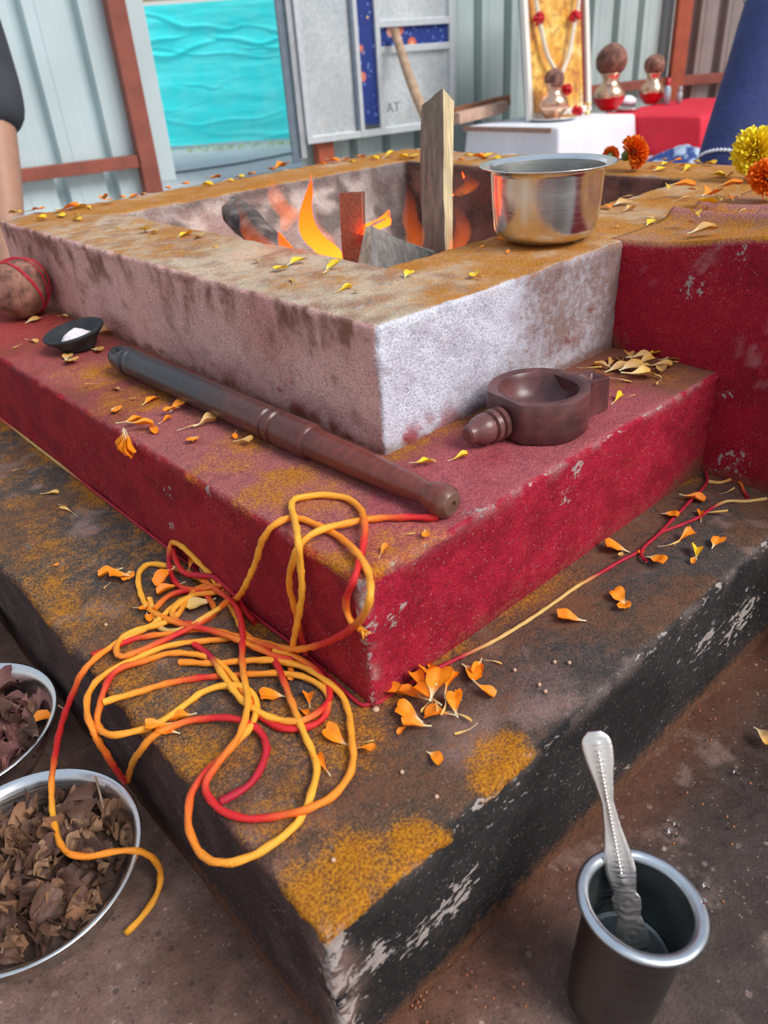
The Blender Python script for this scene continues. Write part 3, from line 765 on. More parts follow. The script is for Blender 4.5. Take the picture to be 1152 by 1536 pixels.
BLACKCLAY = simple('black_clay', lin(40, 42, 46), 0.75, var=0.3, scale=120, bump=0.4, bscale=300)
CAMPHOR = simple('camphor_white', lin(236, 226, 232), 0.6, var=0.06, scale=200, bump=0.7, bscale=260, bdist=0.002)
def diya():
    loc = at(122, 524, Z2); 
    root = empty('clay_lamp', (loc[0], loc[1], Z2))
    tag(root, 'small black clay lamp dish tipped to one side on the left tread', 'lamp dish')
    prof = [(0.0, 0.0), (0.015, 0.0), (0.0185, 0.0012), (0.0190, 0.004), (0.0235, 0.011), (0.0305, 0.0195), (0.0330, 0.0232), (0.0330, 0.0252), (0.0310, 0.0264), (0.0286, 0.0252), (0.0250, 0.0200), (0.0180, 0.0130), (0.0080, 0.0095), (0.0, 0.009)]
    V, F = lathe([(r * 1.12, z * 0.88) for r, z in prof], 40)
    d = at(60, 530, Z2) - at(140, 510, Z2); yaw = math.atan2(d[1], d[0])
    T = Matrix.Rotation(yaw, 4, 'Z') @ Matrix.Rotation(math.radians(9), 4, 'Y')
    V = xf(V, T); V[:, 2] -= V[:, 2].min() - 0.0004
    mkobj('dish', V, F, BLACKCLAY, root)
    # camphor heap, rests in the dish
    g = []
    for i in range(14):
        for j in range(28):
            r = 0.0200 * i / 13; a = 2 * math.pi * j / 28
            p = np.array([r * math.cos(a) * 1.15, r * math.sin(a) * 0.8, 0])
            z = 0.010 + 0.0125 * (1 - (r / 0.0200) ** 2)
            g.append((p[0], p[1], z))
    g = np.array(g); g[:, 2] += (fbm(g, 180, 3) - 0.5) * 0.010 * (1 - np.hypot(g[:, 0] / 1.15, g[:, 1] / .8) / 0.0200)
    g = xf(g, T); g = g + np.array([0, 0, 0.0022])
    o = mkobj('camphor', g, grid_faces(14, 28, cv=True), CAMPHOR, None, smooth=False, loc=(loc[0], loc[1], Z2))
    tag(o, 'little heap of crumbly white camphor inside the black clay dish', 'camphor')
diya()

# ------------------------------------------------------------------ steel pot on the curb
def pot():
    c = (0.6715, 0.5015)
    root = empty('steel_pot', (*c, Z1 + 0.0025))
    tag(root, 'shiny stainless steel pot with flared rim standing on the curb by the pit', 'pot')
    H = 0.0715
    prof = [(0.0, 0.0), (0.036, 0.0), (0.042, 0.0012), (0.0505, 0.0062), (0.0535, 0.0100), (0.0542, 0.0125), (0.0560, 0.030), (0.0574, 0.050), (0.0582, 0.0640), (0.0588, 0.0665), (0.0605, 0.0682), (0.0650, 0.0698), (0.0690, 0.0708), (0.0700, 0.0714), (0.0697, 0.0720), (0.0680, 0.0720),
            (0.0640, 0.0712), (0.0604, 0.0700), (0.0582, 0.0682), (0.0572, 0.0640), (0.0560, 0.045), (0.0545, 0.020), (0.0530, 0.0125), (0.048, 0.0075), (0.040, 0.004), (0.0, 0.0035)]
    prof = [(r * 0.965, z) for r, z in prof]
    V, F = lathe(prof[:19], 72)
    mkobj('pot_body', V, F, STEEL, root)
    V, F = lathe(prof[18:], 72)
    inner = mkobj('pot_inside', V, F, m_steel('dark_reflection_steel', (0.34, 0.34, 0.32), 0.42), root); inner['label'] = 'inside of the pot, steel darkened in place of a roof reflection'  # steel tint darkened, standing in for the reflection of a dark roof
    # burnt residue inside, toward the back left
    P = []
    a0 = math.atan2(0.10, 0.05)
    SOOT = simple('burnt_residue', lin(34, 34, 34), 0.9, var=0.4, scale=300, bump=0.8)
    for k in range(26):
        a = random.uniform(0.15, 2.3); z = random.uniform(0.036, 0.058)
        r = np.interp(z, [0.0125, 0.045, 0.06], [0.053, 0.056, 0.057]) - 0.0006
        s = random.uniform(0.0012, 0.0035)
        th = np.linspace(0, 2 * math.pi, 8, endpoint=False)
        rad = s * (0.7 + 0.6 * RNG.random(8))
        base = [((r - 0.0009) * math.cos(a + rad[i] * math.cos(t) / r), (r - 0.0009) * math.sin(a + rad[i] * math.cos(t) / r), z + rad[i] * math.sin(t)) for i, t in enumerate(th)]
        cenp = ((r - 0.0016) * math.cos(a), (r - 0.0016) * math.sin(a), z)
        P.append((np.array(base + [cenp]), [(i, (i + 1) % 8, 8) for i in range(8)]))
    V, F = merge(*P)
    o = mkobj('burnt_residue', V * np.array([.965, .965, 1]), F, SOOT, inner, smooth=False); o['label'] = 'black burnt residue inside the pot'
pot()

# ------------------------------------------------------------------ firewood and brick in the pit
def prism(name, P8, mat, cols, label, cat, rough=0.003, sub=10, grain=None, seed=1, group=None):
    """hexahedron from 8 corners (bottom 4, top 4), subdivided and roughened"""
    P8 = np.array(P8, float); cen = P8.mean(0)
    quads = [(0, 1, 5, 4), (1, 2, 6, 5), (2, 3, 7, 6), (3, 0, 4, 7), (4, 5, 6, 7), (3, 2, 1, 0)]
    bm = bmesh.new(); key = {}
    V = []; F = []; C = []
    def vid(p, col):
        k = (tuple(np.round(p, 6)), tuple(np.round(col, 3)))
        if k not in key: key[k] = len(V); V.append(p); C.append(col)
        return key[k]
    for qi, q in enumerate(quads):
        a, b, c, d = [P8[i] for i in q]
        g = np.zeros((sub + 1, sub + 1), int)
        for i in range(sub + 1):
            for j in range(sub + 1):
                u, v = i / sub, j / sub
                g[i, j] = vid(a * (1 - u) * (1 - v) + b * u * (1 - v) + c * u * v + d * (1 - u) * v, np.array(cols[qi]))
        for i in range(sub):
            for j in range(sub): F.append((g[i, j], g[i + 1, j], g[i + 1, j + 1], g[i, j + 1]))
    V = np.array(V); C = np.array(C)
    D = np.stack([fbm(V, 45, seed) - 0.5, fbm(V, 45, seed + 50) - 0.5, fbm(V, 45, seed + 90) - 0.5], 1) * rough * 2
    Vn = V + D
    C = C * (0.72 + 0.56 * fbm(V * np.array([1, 1, 0.25]), 70, seed + 3))[:, None]
    base = np.array([cen[0], cen[1], P8[:, 2].min()])
    o = mkobj(name, Vn - base, F, mat, None, smooth=True, attrs={'paint': C}, loc=base)
    es = o.modifiers.new('es', 'EDGE_SPLIT'); es.split_angle = math.radians(35)
    return tag(o, label, cat, group)

def hexa(base_pts, top_pts): return list(base_pts) + list(top_pts)
# upright split plank: three visible sides (wide grey front, pale right side, slanting top)
D1 = 0.93
bl = at_h(632, 405, D1); br = at_h(679, 392, D1 - 0.01); 
tl = at_h(633, 158, D1 + 0.03); tm_ = at_h(664, 134, D1 + 0.02); tr = at_h(683, 152, D1 + 0.045)
fw = HF * 0.022
bmid = at_h(667, 402, D1 - 0.015)
P8 = [bl, bmid, br + fw * 0.9, bl + fw * 1.3, tl, tm_, tr + fw * 0.9, tl + fw * 1.3 + np.array([0, 0, -0.022])]
for q in P8[:4]: q[2] = 0.205
cg = lin(122, 108, 98); cp = lin(226, 206, 166)
plank = prism('firewood_plank', P8, M_BARKWOOD, [cg, cp, cg, cg, lin(110, 92, 82), cg], 'tall grey split plank with a pale side standing upright in the fire', 'firewood', 0.0025, 14, seed=3)
# red brick standing on end
b0 = at_h(508, 396, 0.99); b1 = at_h(541, 396, 0.985); b2 = at_h(547, 390, 1.02)
t0 = at_h(508, 290, 0.99); t1 = at_h(541, 288, 0.985); t2 = at_h(547, 287, 1.02)
P8 = [b0, b1, b2, b2 + (b0 - b1), t0, t1, t2, t2 + (t0 - t1)]
for q in P8[:4]: q[2] = 0.205
BRICKM = m_attr('fired_brick', 0.9, gs=260, gvar=0.3, bump=0.7, bdist=0.002)
prism('brick', P8, BRICKM, [lin(136, 84, 62), lin(150, 108, 86), lin(96, 56, 46), lin(96, 50, 40), lin(118, 78, 64), lin(90, 50, 40)], 'brown fired brick standing on end among the flames', 'brick', 0.002, 10, seed=9)
# weathered wedge of wood in front
a0 = at_h(516, 402, 0.83); a1 = at_h(556, 338, 0.86); a2 = at_h(552, 412, 0.80)
e1 = at_h(653, 381, 0.885); e2 = at_h(640, 418, 0.845)
dn = np.array([0, 0, -0.05])
P8 = [a0 + dn, a2 + dn, e2 + dn, e2 + dn + HF * 0.06, a1 + np.array([-0.004, 0.004, -0.001]), a1, e1, e1 + HF * 0.02]
prism('firewood_wedge', P8, M_BARKWOOD, [lin(168, 148, 130), lin(128, 122, 118), lin(110, 100, 95), lin(96, 88, 84), lin(140, 132, 126), lin(80, 70, 66)], 'weathered grey wedge of split wood leaning at the near pit corner', 'firewood', 0.002, 14, seed=13)
# dark burning log at the left
def log(p0, p1, r, name, label, seed, c0=lin(112, 98, 92), c1=lin(58, 50, 48)):
    P = catmull([p0, (p0 + p1) / 2 + np.array([0, 0, 0.004]), p1], 0.012)
    V, F = tube(P, r, 16)
    base = np.array([(p0[0] + p1[0]) / 2, (p0[1] + p1[1]) / 2, min(p0[2], p1[2]) - r])
    V = V + (np.stack([fbm(V, 60, seed), fbm(V, 60, seed + 9), fbm(V, 60, seed + 20)], 1) - 0.5) * r * 0.5
    n = fbm(V, 60, seed + 5)
    c = lerp(fill(len(V), c0), np.array(c1), sstep(0.4, 0.6, n))
    c = lerp(c, np.array(lin(150, 142, 138)), 0.7 * sstep(0.62, 0.7, fbm(V, 90, seed + 7)))
    o = mkobj(name, V - base, F, M_BARKWOOD, None, attrs={'paint': c}, loc=base)
    tag(o, label, 'firewood')
log(at_h(352, 318, 1.20), at_h(452, 420, 1.00), 0.021, 'firewood_log', 'charred dark log sloping into the fire at the left of the pit', 3)
log(at_h(600, 420, 1.10), at_h(690, 395, 1.12), 0.02, 'firewood_log', 'low charred log lying behind the upright plank in the pit', 8)

# ------------------------------------------------------------------ flames
def m_flame():
    t = NT('flame')
    h = t.attr('none', 'Fac')
    tc = t.n('ShaderNodeTexCoord').outputs['Generated']
    sep = t.n('ShaderNodeSeparateXYZ'); t.t.links.new(tc, sep.inputs[0])
    col = t.ramp(sep.outputs['Z'], [(0.0, (1.0, 0.26, 0.03)), (0.35, (1.0, 0.17, 0.02)), (1.0, (1.0, 0.12, 0.02))])
    st = t.rng(sep.outputs['Z'], 0.0, 1.0, 38, 15, smooth=False)
    e = t.n('ShaderNodeEmission'); t.set(e, 'Color', col); t.set(e, 'Strength', st)
    ab = t.n('ShaderNodeVolumeAbsorption'); ab.inputs['Color'].default_value = (1.0, 0.45, 0.12, 1); ab.inputs['Density'].default_value = 22
    ad = t.n('ShaderNodeAddShader'); t.t.links.new(e.outputs[0], ad.inputs[0]); t.t.links.new(ab.outputs[0], ad.inputs[1])
    t.t.links.new(ad.outputs[0], t.out.inputs['Volume'])
    return t.m
FLAME = m_flame()
def flame(pts, rad, label, seed):
    """pts: list of (px, py, D) from root to tip; rad in metres along the path"""
    P = np.array([at_h(*p) for p in pts]); P = catmull(P, 0.006)
    m = len(P); t = np.linspace(0, 1, m)
    rr = np.interp(t, np.linspace(0, 1, len(rad)), rad)
    V = []; n = 14
    X = np.array([HF[1], -HF[0], 0])
    for i in range(m):
        ox = (vnoise(np.array([[P[i][2] * 60 + seed * 7, seed, 0.0]]), 1.0, seed)[0] - 0.5) * rr[i] * 1.0
        for k in range(n):
            a = 2 * math.pi * k / n
            V.append(P[i] + X * (ox + rr[i] * math.cos(a)) + HF * rr[i] * 0.65 * math.sin(a) + np.array([0, 0, 0.004 * math.sin(a * 2 + seed)]))
    V = np.array(V); F = grid_faces(m, n, cv=True); F = [tuple(reversed(f)) for f in F] + [tuple(range(n)), tuple(reversed(range((m - 1) * n, m * n)))]
    base = np.array([P[0][0], P[0][1], V[:, 2].min()])
    o = mkobj('flame', V - base, F, FLAME, None, loc=base)
    bm = bmesh.new(); bm.from_mesh(o.data); bmesh.ops.recalc_face_normals(bm, faces=bm.faces); bm.to_mesh(o.data); bm.free()
    tag(o, label, 'flame', 'flames in the fire pit')
flame([(425, 402, .97), (395, 375, .98), (372, 345, .99), (360, 318, 1.0), (355, 298, 1.01)], [.015, .018, .014, .007, .0008], 'bright orange flame licking the charred log at the far left', 1)
flame([(440, 400, .96), (428, 375, .97), (418, 352, .98)], [.012, .008, .0008], 'short flame tongue just right of the charred log', 2)
flame([(425, 345, 1.08), (428, 315, 1.08), (415, 290, 1.08), (407, 262, 1.08)], [.006, .016, .012, .0008], 'faint detached flame wisp high above the charred log', 3)
flame([(498, 408, .93), (488, 375, .94), (470, 345, .95), (463, 315, .96), (466, 268, .97)], [.014, .015, .012, .006, .0008], 'curved orange flame left of the standing brick', 4)
flame([(470, 400, .93), (490, 372, .93), (478, 335, .93), (474, 318, .93)], [.012, .014, .008, .0008], 'wide low flame at the foot of the standing brick', 5)
flame([(545, 350, .98), (560, 338, .98), (574, 333, .985), (584, 320, .99)], [.008, .012, .011, .0008], 'flame blown sideways over the grey wedge of wood', 6)
flame([(630, 392, .90), (624, 360, .90), (618, 325, .905), (612, 276, .91)], [.010, .012, .009, .0008], 'tall narrow flame left of the upright plank', 7)
flame([(681, 395, .95), (687, 360, .95), (689, 335, .95), (684, 308, .95)], [.010, .012, .009, .0008], 'flame hugging the pale side of the upright plank', 8)
flame([(684, 292, 1.05), (698, 286, 1.05), (706, 278, 1.05), (694, 262, 1.05)], [.006, .013, .010, .0008], 'small detached flame puff right of the upright plank', 9)
fl = bpy.data.lights.new('fire_glow', 'POINT'); fl.energy = 0.22; fl.color = (1.0, 0.36, 0.10); fl.shadow_soft_size = 0.05
flo = bpy.data.objects.new('fire_glow', fl); COL.objects.link(flo); flo.location = (0.80, 0.80, 0.275)
flo2 = bpy.data.objects.new('fire_glow', fl); COL.objects.link(flo2); flo2.location = (0.66, 0.98, 0.275)

# ------------------------------------------------------------------ steel bowls of dried petals on the floor
BOWLS = [((0.0130, 0.462), 0.0865, 'large steel bowl of dried brown petals nearest the camera, thread draped over it'),
         ((0.0200, 0.644), 0.0855, 'middle steel bowl of dried petals between the other two bowls'),
         ((0.0230, 0.815), 0.0850, 'farthest steel bowl at the left edge of the floor')]
BH = 0.045
def bowl_profile(R0):
    k = R0 / 0.0865
    p = [(0, 0.0), (0.045, 0.0), (0.052, 0.0015), (0.062, 0.010), (0.070, 0.022), (0.0765, 0.034), (0.080, 0.0415), (0.0825, 0.0440), (0.0850, 0.0452), (0.0865, 0.0458), (0.0868, 0.0450), (0.0862, 0.0440)]
    inn = [(0.0865, 0.0462), (0.0850, 0.0464), (0.0822, 0.0452), (0.0785, 0.0415), (0.0752, 0.034), (0.0688, 0.0225), (0.0608, 0.0110), (0.051, 0.0030), (0.045, 0.0015), (0, 0.0015)]
    return [(r * k, z) for r, z in p[:-2] + inn]
bv, bf = lathe(bowl_profile(0.0865), 72)
bowl_mesh = None
for (c, r, lab) in BOWLS:
    if bowl_mesh is None:
        o = mkobj('steel_bowl', bv, bf, STEEL_B, loc=(*c, 0.0012)); bowl_mesh = o.data
    else:
        o = inst(bowl_mesh, 'steel_bowl', (*c, 0.0012))
    o.scale = (r / 0.0865,) * 2 + (1,)
    tag(o, lab, 'bowl', 'steel bowls beside the altar')

def crumple_mesh(name, seed, L, Wd, curl, cols, mat, nu=9, nv=6, fold=0.5):
    rng = np.random.default_rng(seed)
    V = []; C = []
    ph = rng.random(6) * 6.28
    roll = curl
    for i in range(nu):
        t = i / (nu - 1)
        w = Wd * (0.25 + 0.75 * math.sin(math.pi * min(1, 0.12 + 0.80 * t)) ** 0.8)
        ang = roll * t
        x = L * (math.sin(ang) / roll if abs(roll) > 1e-3 else t); z = L * ((1 - math.cos(ang)) / roll if abs(roll) > 1e-3 else 0)
        for j in range(nv):
            v = -1 + 2 * j / (nv - 1)
            zz = z + fold * Wd * 0.5 * (v * v) + 0.13 * Wd * math.sin(5 * v + ph[0] + 3 * t) + 0.12 * Wd * math.sin(9 * t + ph[1] + 2 * v)
            V.append((x + 0.05 * L * math.sin(4 * v + ph[2]) * t, w * 0.5 * v * (1 - 0.25 * fold * abs(v)), zz))
            C.append(np.array(cols[0]) * (1 - t) + np.array(cols[1]) * t)
    V = np.array(V); V[:, 2] -= V[:, 2].min(); V[:, 0] -= L * 0.4
    me = bpy.data.meshes.new(name)
    me.from_pydata([tuple(v) for v in V], [], grid_faces(nu, nv)); me.polygons.foreach_set('use_smooth', [True] * len(me.polygons))
    a = me.attributes.new('paint', 'FLOAT_COLOR', 'POINT'); cc = np.ones((len(V), 4), np.float32); cc[:, :3] = np.array(C); a.data.foreach_set('color', cc.ravel())
    me.materials.append(mat)
    return me
DRY = []
dcols = [lin(132, 96, 74), lin(100, 70, 56), lin(164, 128, 100), lin(82, 56, 48), lin(146, 106, 78), lin(116, 86, 74)]
for k in range(12):
    ca = dcols[k % 6]; cb = dcols[(k * 5 + 2) % 6]
    DRY.append(crumple_mesh('dried_petal', 40 + k, random.uniform(0.018, 0.034), random.uniform(0.010, 0.019), random.choice((-1, 1)) * random.uniform(1.2, 4.6), (ca, cb), M_DRY, nu=12, nv=7, fold=random.uniform(0.5, 1.5)))
DRYP = [crumple_mesh('dried_petal', 80 + k, random.uniform(0.022, 0.036), random.uniform(0.016, 0.026), random.uniform(-1.6, 1.8), (lin(116, 74, 72), lin(150, 104, 96)), M_DRY, fold=random.uniform(0.2, 0.9)) for k in range(6)]
def mound(c, R0, h, name, label, col):
    g = []
    for i in range(22):
        for j in range(48):
            r = R0 * i / 21; a = 2 * math.pi * j / 48
            g.append((r * math.cos(a), r * math.sin(a), 0.012 + h * (1 - (r / R0) ** 2.2)))
    g = np.array(g); g[:, 2] += (fbm(g, 90, 3) - 0.5) * 0.014 * (1 - np.hypot(g[:, 0], g[:, 1]) / R0 * 0.7)
    cc = lerp(fill(len(g), col), np.array(col) * 0.5, sstep(0.35, 0.65, fbm(g, 120, 6)))
    o = mkobj(name, g, grid_faces(22, 48, cv=True), M_DRY, attrs={'paint': cc}, loc=(c[0], c[1], 0.0015), smooth=False)
    tag(o, label, 'dried petals', kind='stuff')
def fill_bowl(c, R0, h, meshes, n, label, group, seed, sc=(0.75, 1.15)):
    rng = random.Random(seed)
    for k in range(n):
        a = rng.uniform(0, 2 * math.pi); r = R0 * math.sqrt(rng.random()) * 0.96
        z = 0.0015 + 0.012 + h * (1 - (r / R0) ** 2.2) + rng.uniform(-0.002, 0.007)
        lim = R0 + 0.004 - r
        s = rng.uniform(*sc)
        if lim < 0.012: s *= 0.8; z += 0.004
        o = inst(rng.choice(meshes), 'dried_petal', (c[0] + r * math.cos(a), c[1] + r * math.sin(a), z), (rng.uniform(-0.8, 0.8), rng.uniform(-0.8, 0.8), rng.uniform(0, 6.28)), s)
        tag(o, label, 'dried petal', group)
mound(BOWLS[0][0], 0.0700, 0.020, 'petal_crumbs', 'bed of broken dried brown petal crumbs filling the nearest bowl', lin(92, 68, 56))
fill_bowl(BOWLS[0][0], 0.0665, 0.022, DRY, 230, 'crumpled dried brown petal in the nearest steel bowl', 'dried petals in the nearest bowl', 5, (0.9, 1.45))
mound(BOWLS[1][0], 0.068, 0.016, 'petal_crumbs', 'bed of broken dried reddish petals filling the middle bowl', lin(86, 56, 54))
fill_bowl(BOWLS[1][0], 0.066, 0.018, DRYP + DRYP + DRY[:4], 120, 'dried reddish brown petal in the middle steel bowl', 'dried petals in the middle bowl', 6, (0.8, 1.25))
mound(BOWLS[2][0], 0.062, 0.012, 'grain_heap', 'pale tan contents filling the farthest bowl', lin(176, 142, 112))
# dried pod and dry stems in the nearest bowl
NUT = simple('dark_nut', lin(62, 50, 48), 0.6, var=0.3, scale=90, bump=0.4)
V, F, cc = coconut_mesh(0.0125, 9, 0.9)
o = mkobj('dried_pod', V, F, NUT, loc=at(18, 1292, 0.044)); tag(o, 'dark round dried pod at the left edge of the nearest bowl', 'pod')
DSTEM = simple('dry_stem', lin(170, 138, 116), 0.8, var=0.2, scale=200)
for k, pts in enumerate([[(20, 1318, .044), (45, 1300, .048), (62, 1280, .050), (60, 1250, .050), (45, 1238, .046)], [(2, 1430, .040), (10, 1405, .044), (25, 1385, .046)], [(143, 1165, .056), (150, 1190, .053), (155, 1212, .046)], [(90, 1100, .044), (100, 1070, .050), (88, 1058, .047)]]):
    P = catmull([at(*p) for p in pts], 0.004); V, F = tube(P, 0.0009, 6); b = P[0]
    o = mkobj('dry_stem', V - b, F, DSTEM, loc=b)
    tag(o, ['pale curled dry stem across the nearest bowl', 'dry stem at the lower left of the nearest bowl', 'thin upright dry stem at the back of the nearest bowl', 'thin dry stem in the middle bowl'][k], 'stem')

# ------------------------------------------------------------------ steel tumbler with water and spoon
TC = np.array([0.2745, 0.1115]); TH = 0.100
def tumbler():
    TT = Matrix.Rotation(math.radians(8), 3, Vector((math.sin(math.radians(15)), math.cos(math.radians(15)), 0)))
    tz = lambda V: (lambda q: q)(np.asarray(V) @ np.array(TT).T)
    root = empty('steel_tumbler', (TC[0], TC[1], 0.001))
    tag(root, 'dull steel tumbler of water standing on the wet floor at lower right', 'tumbler')
    p = [(0, 0.0), (0.026, 0.0), (0.0275, 0.0015), (0.0290, 0.020), (0.0305, 0.060), (0.0318, 0.090), (0.0326, 0.0950), (0.0350, 0.0975), (0.0376, 0.0980), (0.0388, 0.0986), (0.0391, 0.0998), (0.0385, 0.1010), (0.0368, 0.1018), (0.0340, 0.1018), (0.0318, 0.1004), (0.0310, 0.0975), (0.0306, 0.092), (0.0295, 0.060), (0.0280, 0.020), (0.0265, 0.004), (0, 0.003)]
    def fix(V):
        V = tz(V - np.array([0, 0, .1])) + np.array([0, 0, .1]); V[:, 2] = np.maximum(V[:, 2], 0.0002); return V
    V, F = lathe(p[:7], 64); mkobj('tumbler_body', fix(V), F, STEEL_T, root)  # one steel tinted per part: bright rim, shaded body and inside painted in
    V, F = lathe(p[6:16], 64); mkobj('rim', fix(V), F, m_steel('tumbler_rim_steel', (0.62, 0.66, 0.70), 0.34), root)
    V, F = lathe(p[15:], 64); mkobj('inside', fix(V), F, m_steel('tumbler_inside_steel', (0.30, 0.32, 0.33), 0.36), root)
    t = NT('water'); t.pbsdf((0.80, 0.84, 0.82), 0.02, 0, None, **{'Transmission_Weight': 1.0, 'IOR': 1.33})
    V, F = lathe([(0, 0.0045), (0.0262, 0.0046), (0.0278, 0.020), (0.0293, 0.048), (0.0294, 0.0492), (0.0286, 0.0488), (0, 0.0486)], 64)
    V[:, :2] += np.array([-0.0072, 0.002]) * 1.0; V[:, :2] *= 0.985
    o = mkobj('water', V, F, t.m, None, loc=(TC[0], TC[1], 0.001)); tag(o, 'clear water half filling the steel tumbler', 'water')
    dm = NT('droplet'); dm.pbsdf((1, 1, 1), 0.0, 0, None, **{'Transmission_Weight': 1.0, 'IOR': 1.33})
    def drop(loc, r, lab):
        Vd, Fd = lathe([(0, 0), (r, 0.0), (r * 0.97, r * 0.3), (r * 0.7, r * 0.6), (r * 0.3, r * 0.72), (0, r * 0.74)], 14)
        q = mkobj('water_drop', Vd, Fd, dm.m, None, loc=loc); tag(q, lab, 'water drop', 'water drops')
    for px, py in [(1049, 1352), (876, 1322), (872, 1350)]:
        q = at(px, py, 0.1022); a = math.atan2(q[1] - TC[1], q[0] - TC[0])
        drop((TC[0] + 0.0366 * math.cos(a), TC[1] + 0.0366 * math.sin(a), 0.1018), 0.0018, 'clear water drop on the rim of the steel tumbler')
    for px, py, r in [(1010, 1250, .0045), (1016, 1238, .003), (1060, 1330, .003), (1005, 1232, .002), (1105, 1160, .003)]:
        q = at(px, py, 0.0); drop((q[0], q[1], 0.0005), r, 'clear water drop lying on the wet floor')
tumbler()

def spoon():
    """ornate steel handle standing out of the tumbler"""
    b = at(953, 1422, 0.052); rim = at(928, 1290, 0.1035)
    d = (rim - b) / np.linalg.norm(rim - b)
    # push so that the top end is seen at (906,1098)
    best = min(np.linspace(0.02, 0.2, 400), key=lambda s: abs((lambda c: 768 + FPX * c[1] / c[2])(R @ (b + d * s - C0)) - 1098))
    top = b + d * best
    base = np.array([b[0], b[1], 0.006])
    root = empty('spoon', (TC[0], TC[1], 0.006))
    tag(root, 'ornate embossed steel spoon standing handle-up in the tumbler', 'spoon')
    off = np.array([TC[0], TC[1], 0.006])
    L = best
    # widths along the handle from the waterline to the tip (fractions measured on the photo)
    ts = [0, 0.03, 0.08, 0.13, 0.155, 0.19, 0.235, 0.262, 0.30, 0.36, 0.44, 0.56, 0.68, 0.78, 0.86, 0.92, 0.955, 0.975, 1.0]
    ws = [.0110, .0112, .0104, .0086, .0074, .0094, .0098, .0074, .0088, .0104, .0092, .0060, .0042, .0066, .0092, .0102, .0098, .0084, .0044]
    face = C0 - (b + top) / 2; face = face - d * np.dot(face, d); face /= np.linalg.norm(face)
    side = np.cross(d, face)
    nu, nv = 110, 17
    V = []
    for layer in (1, -1):
        for i in range(nu):
            t = i / (nu - 1); w = np.interp(t, ts, ws) * 1.85
            bend = 0.0
            for j in range(nv):
                v = -1 + 2 * j / (nv - 1)
                h = 0.0011 * (1 - v * v)
                if layer == 1:
                    if 0.30 < t < 0.96:
                        h += 0.0010 * math.exp(-(v / 0.22) ** 2) * (0.75 + 0.45 * math.sin(t * 260)) + 0.0005 * math.exp(-((abs(v) - 0.80) / 0.12) ** 2)
                    else:
                        h += 0.00012 * math.sin(13 * math.hypot(v, (t - (0.07 if t < 0.145 else 0.21)) * 16)) * (1 - v ** 4)
                    h += 0.0007
                else: h = -0.0006
                curve = 0.004 * math.sin(math.pi * t) * 0.0 + 0.006 * max(0, t - 0.75) ** 2 * 16 * 0.3
                V.append(b + d * L * t + side * v * w / 2 + face * (h - curve))
    V = np.array(V); n = nu * nv
    F = [tuple(reversed(f)) for f in grid_faces(nu, nv)] + [tuple(q + n for q in f) for f in grid_faces(nu, nv)]
    ring = [i * nv for i in range(nu)] + [(nu - 1) * nv + j for j in range(1, nv)] + [i * nv + nv - 1 for i in range(nu - 2, -1, -1)] + [j for j in range(nv - 2, 0, -1)]
    for a in range(len(ring)):
        q = (a + 1) % len(ring); F.append((ring[a], ring[q], ring[q] + n, ring[a] + n))
    bm_mat = m_steel('spoon_steel', (0.90, 0.83, 0.79), 0.36, False)
    o = mkobj('handle', V - off, F, bm_mat, root)
    bm = bmesh.new(); bm.from_mesh(o.data); bmesh.ops.recalc_face_normals(bm, faces=bm.faces); bm.to_mesh(o.data); bm.free()
    # bead line and spoon bowl under water
    pr = []
    for i in range(34):
        t = 0.36 + 0.55 * i / 33
        w = 0.0010
        c = b + d * L * t + face * 0.0030
        vs, fs = lathe([(0, -w), (w * .8, -w * .6), (w, 0), (w * .8, w * .6), (0, w)], 8)
        pr.append((vs + c - off, fs))
    v_, f_ = merge(*pr); mkobj('bead_line', v_, f_, bm_mat, o)
    # bowl of the spoon below the water: shallow scoop
    g = []
    e = np.array([TC[0] + 0.012, TC[1] - 0.004, 0.012]); d2 = b - e
    for i in range(12):
        for j in range(9):
            t = i / 11; v = -1 + 2 * j / 8; w = 0.009 * math.sqrt(max(0.02, 1 - (1.7 * t - 0.85) ** 2 * 1.25))
            g.append(e + d2 * t + side * v * w + face * (-0.004 * (1 - v * v) * math.sin(math.pi * t)))
    mkobj('spoon_bowl', np.array(g) - off, grid_faces(12, 9), bm_mat, root)
spoon()

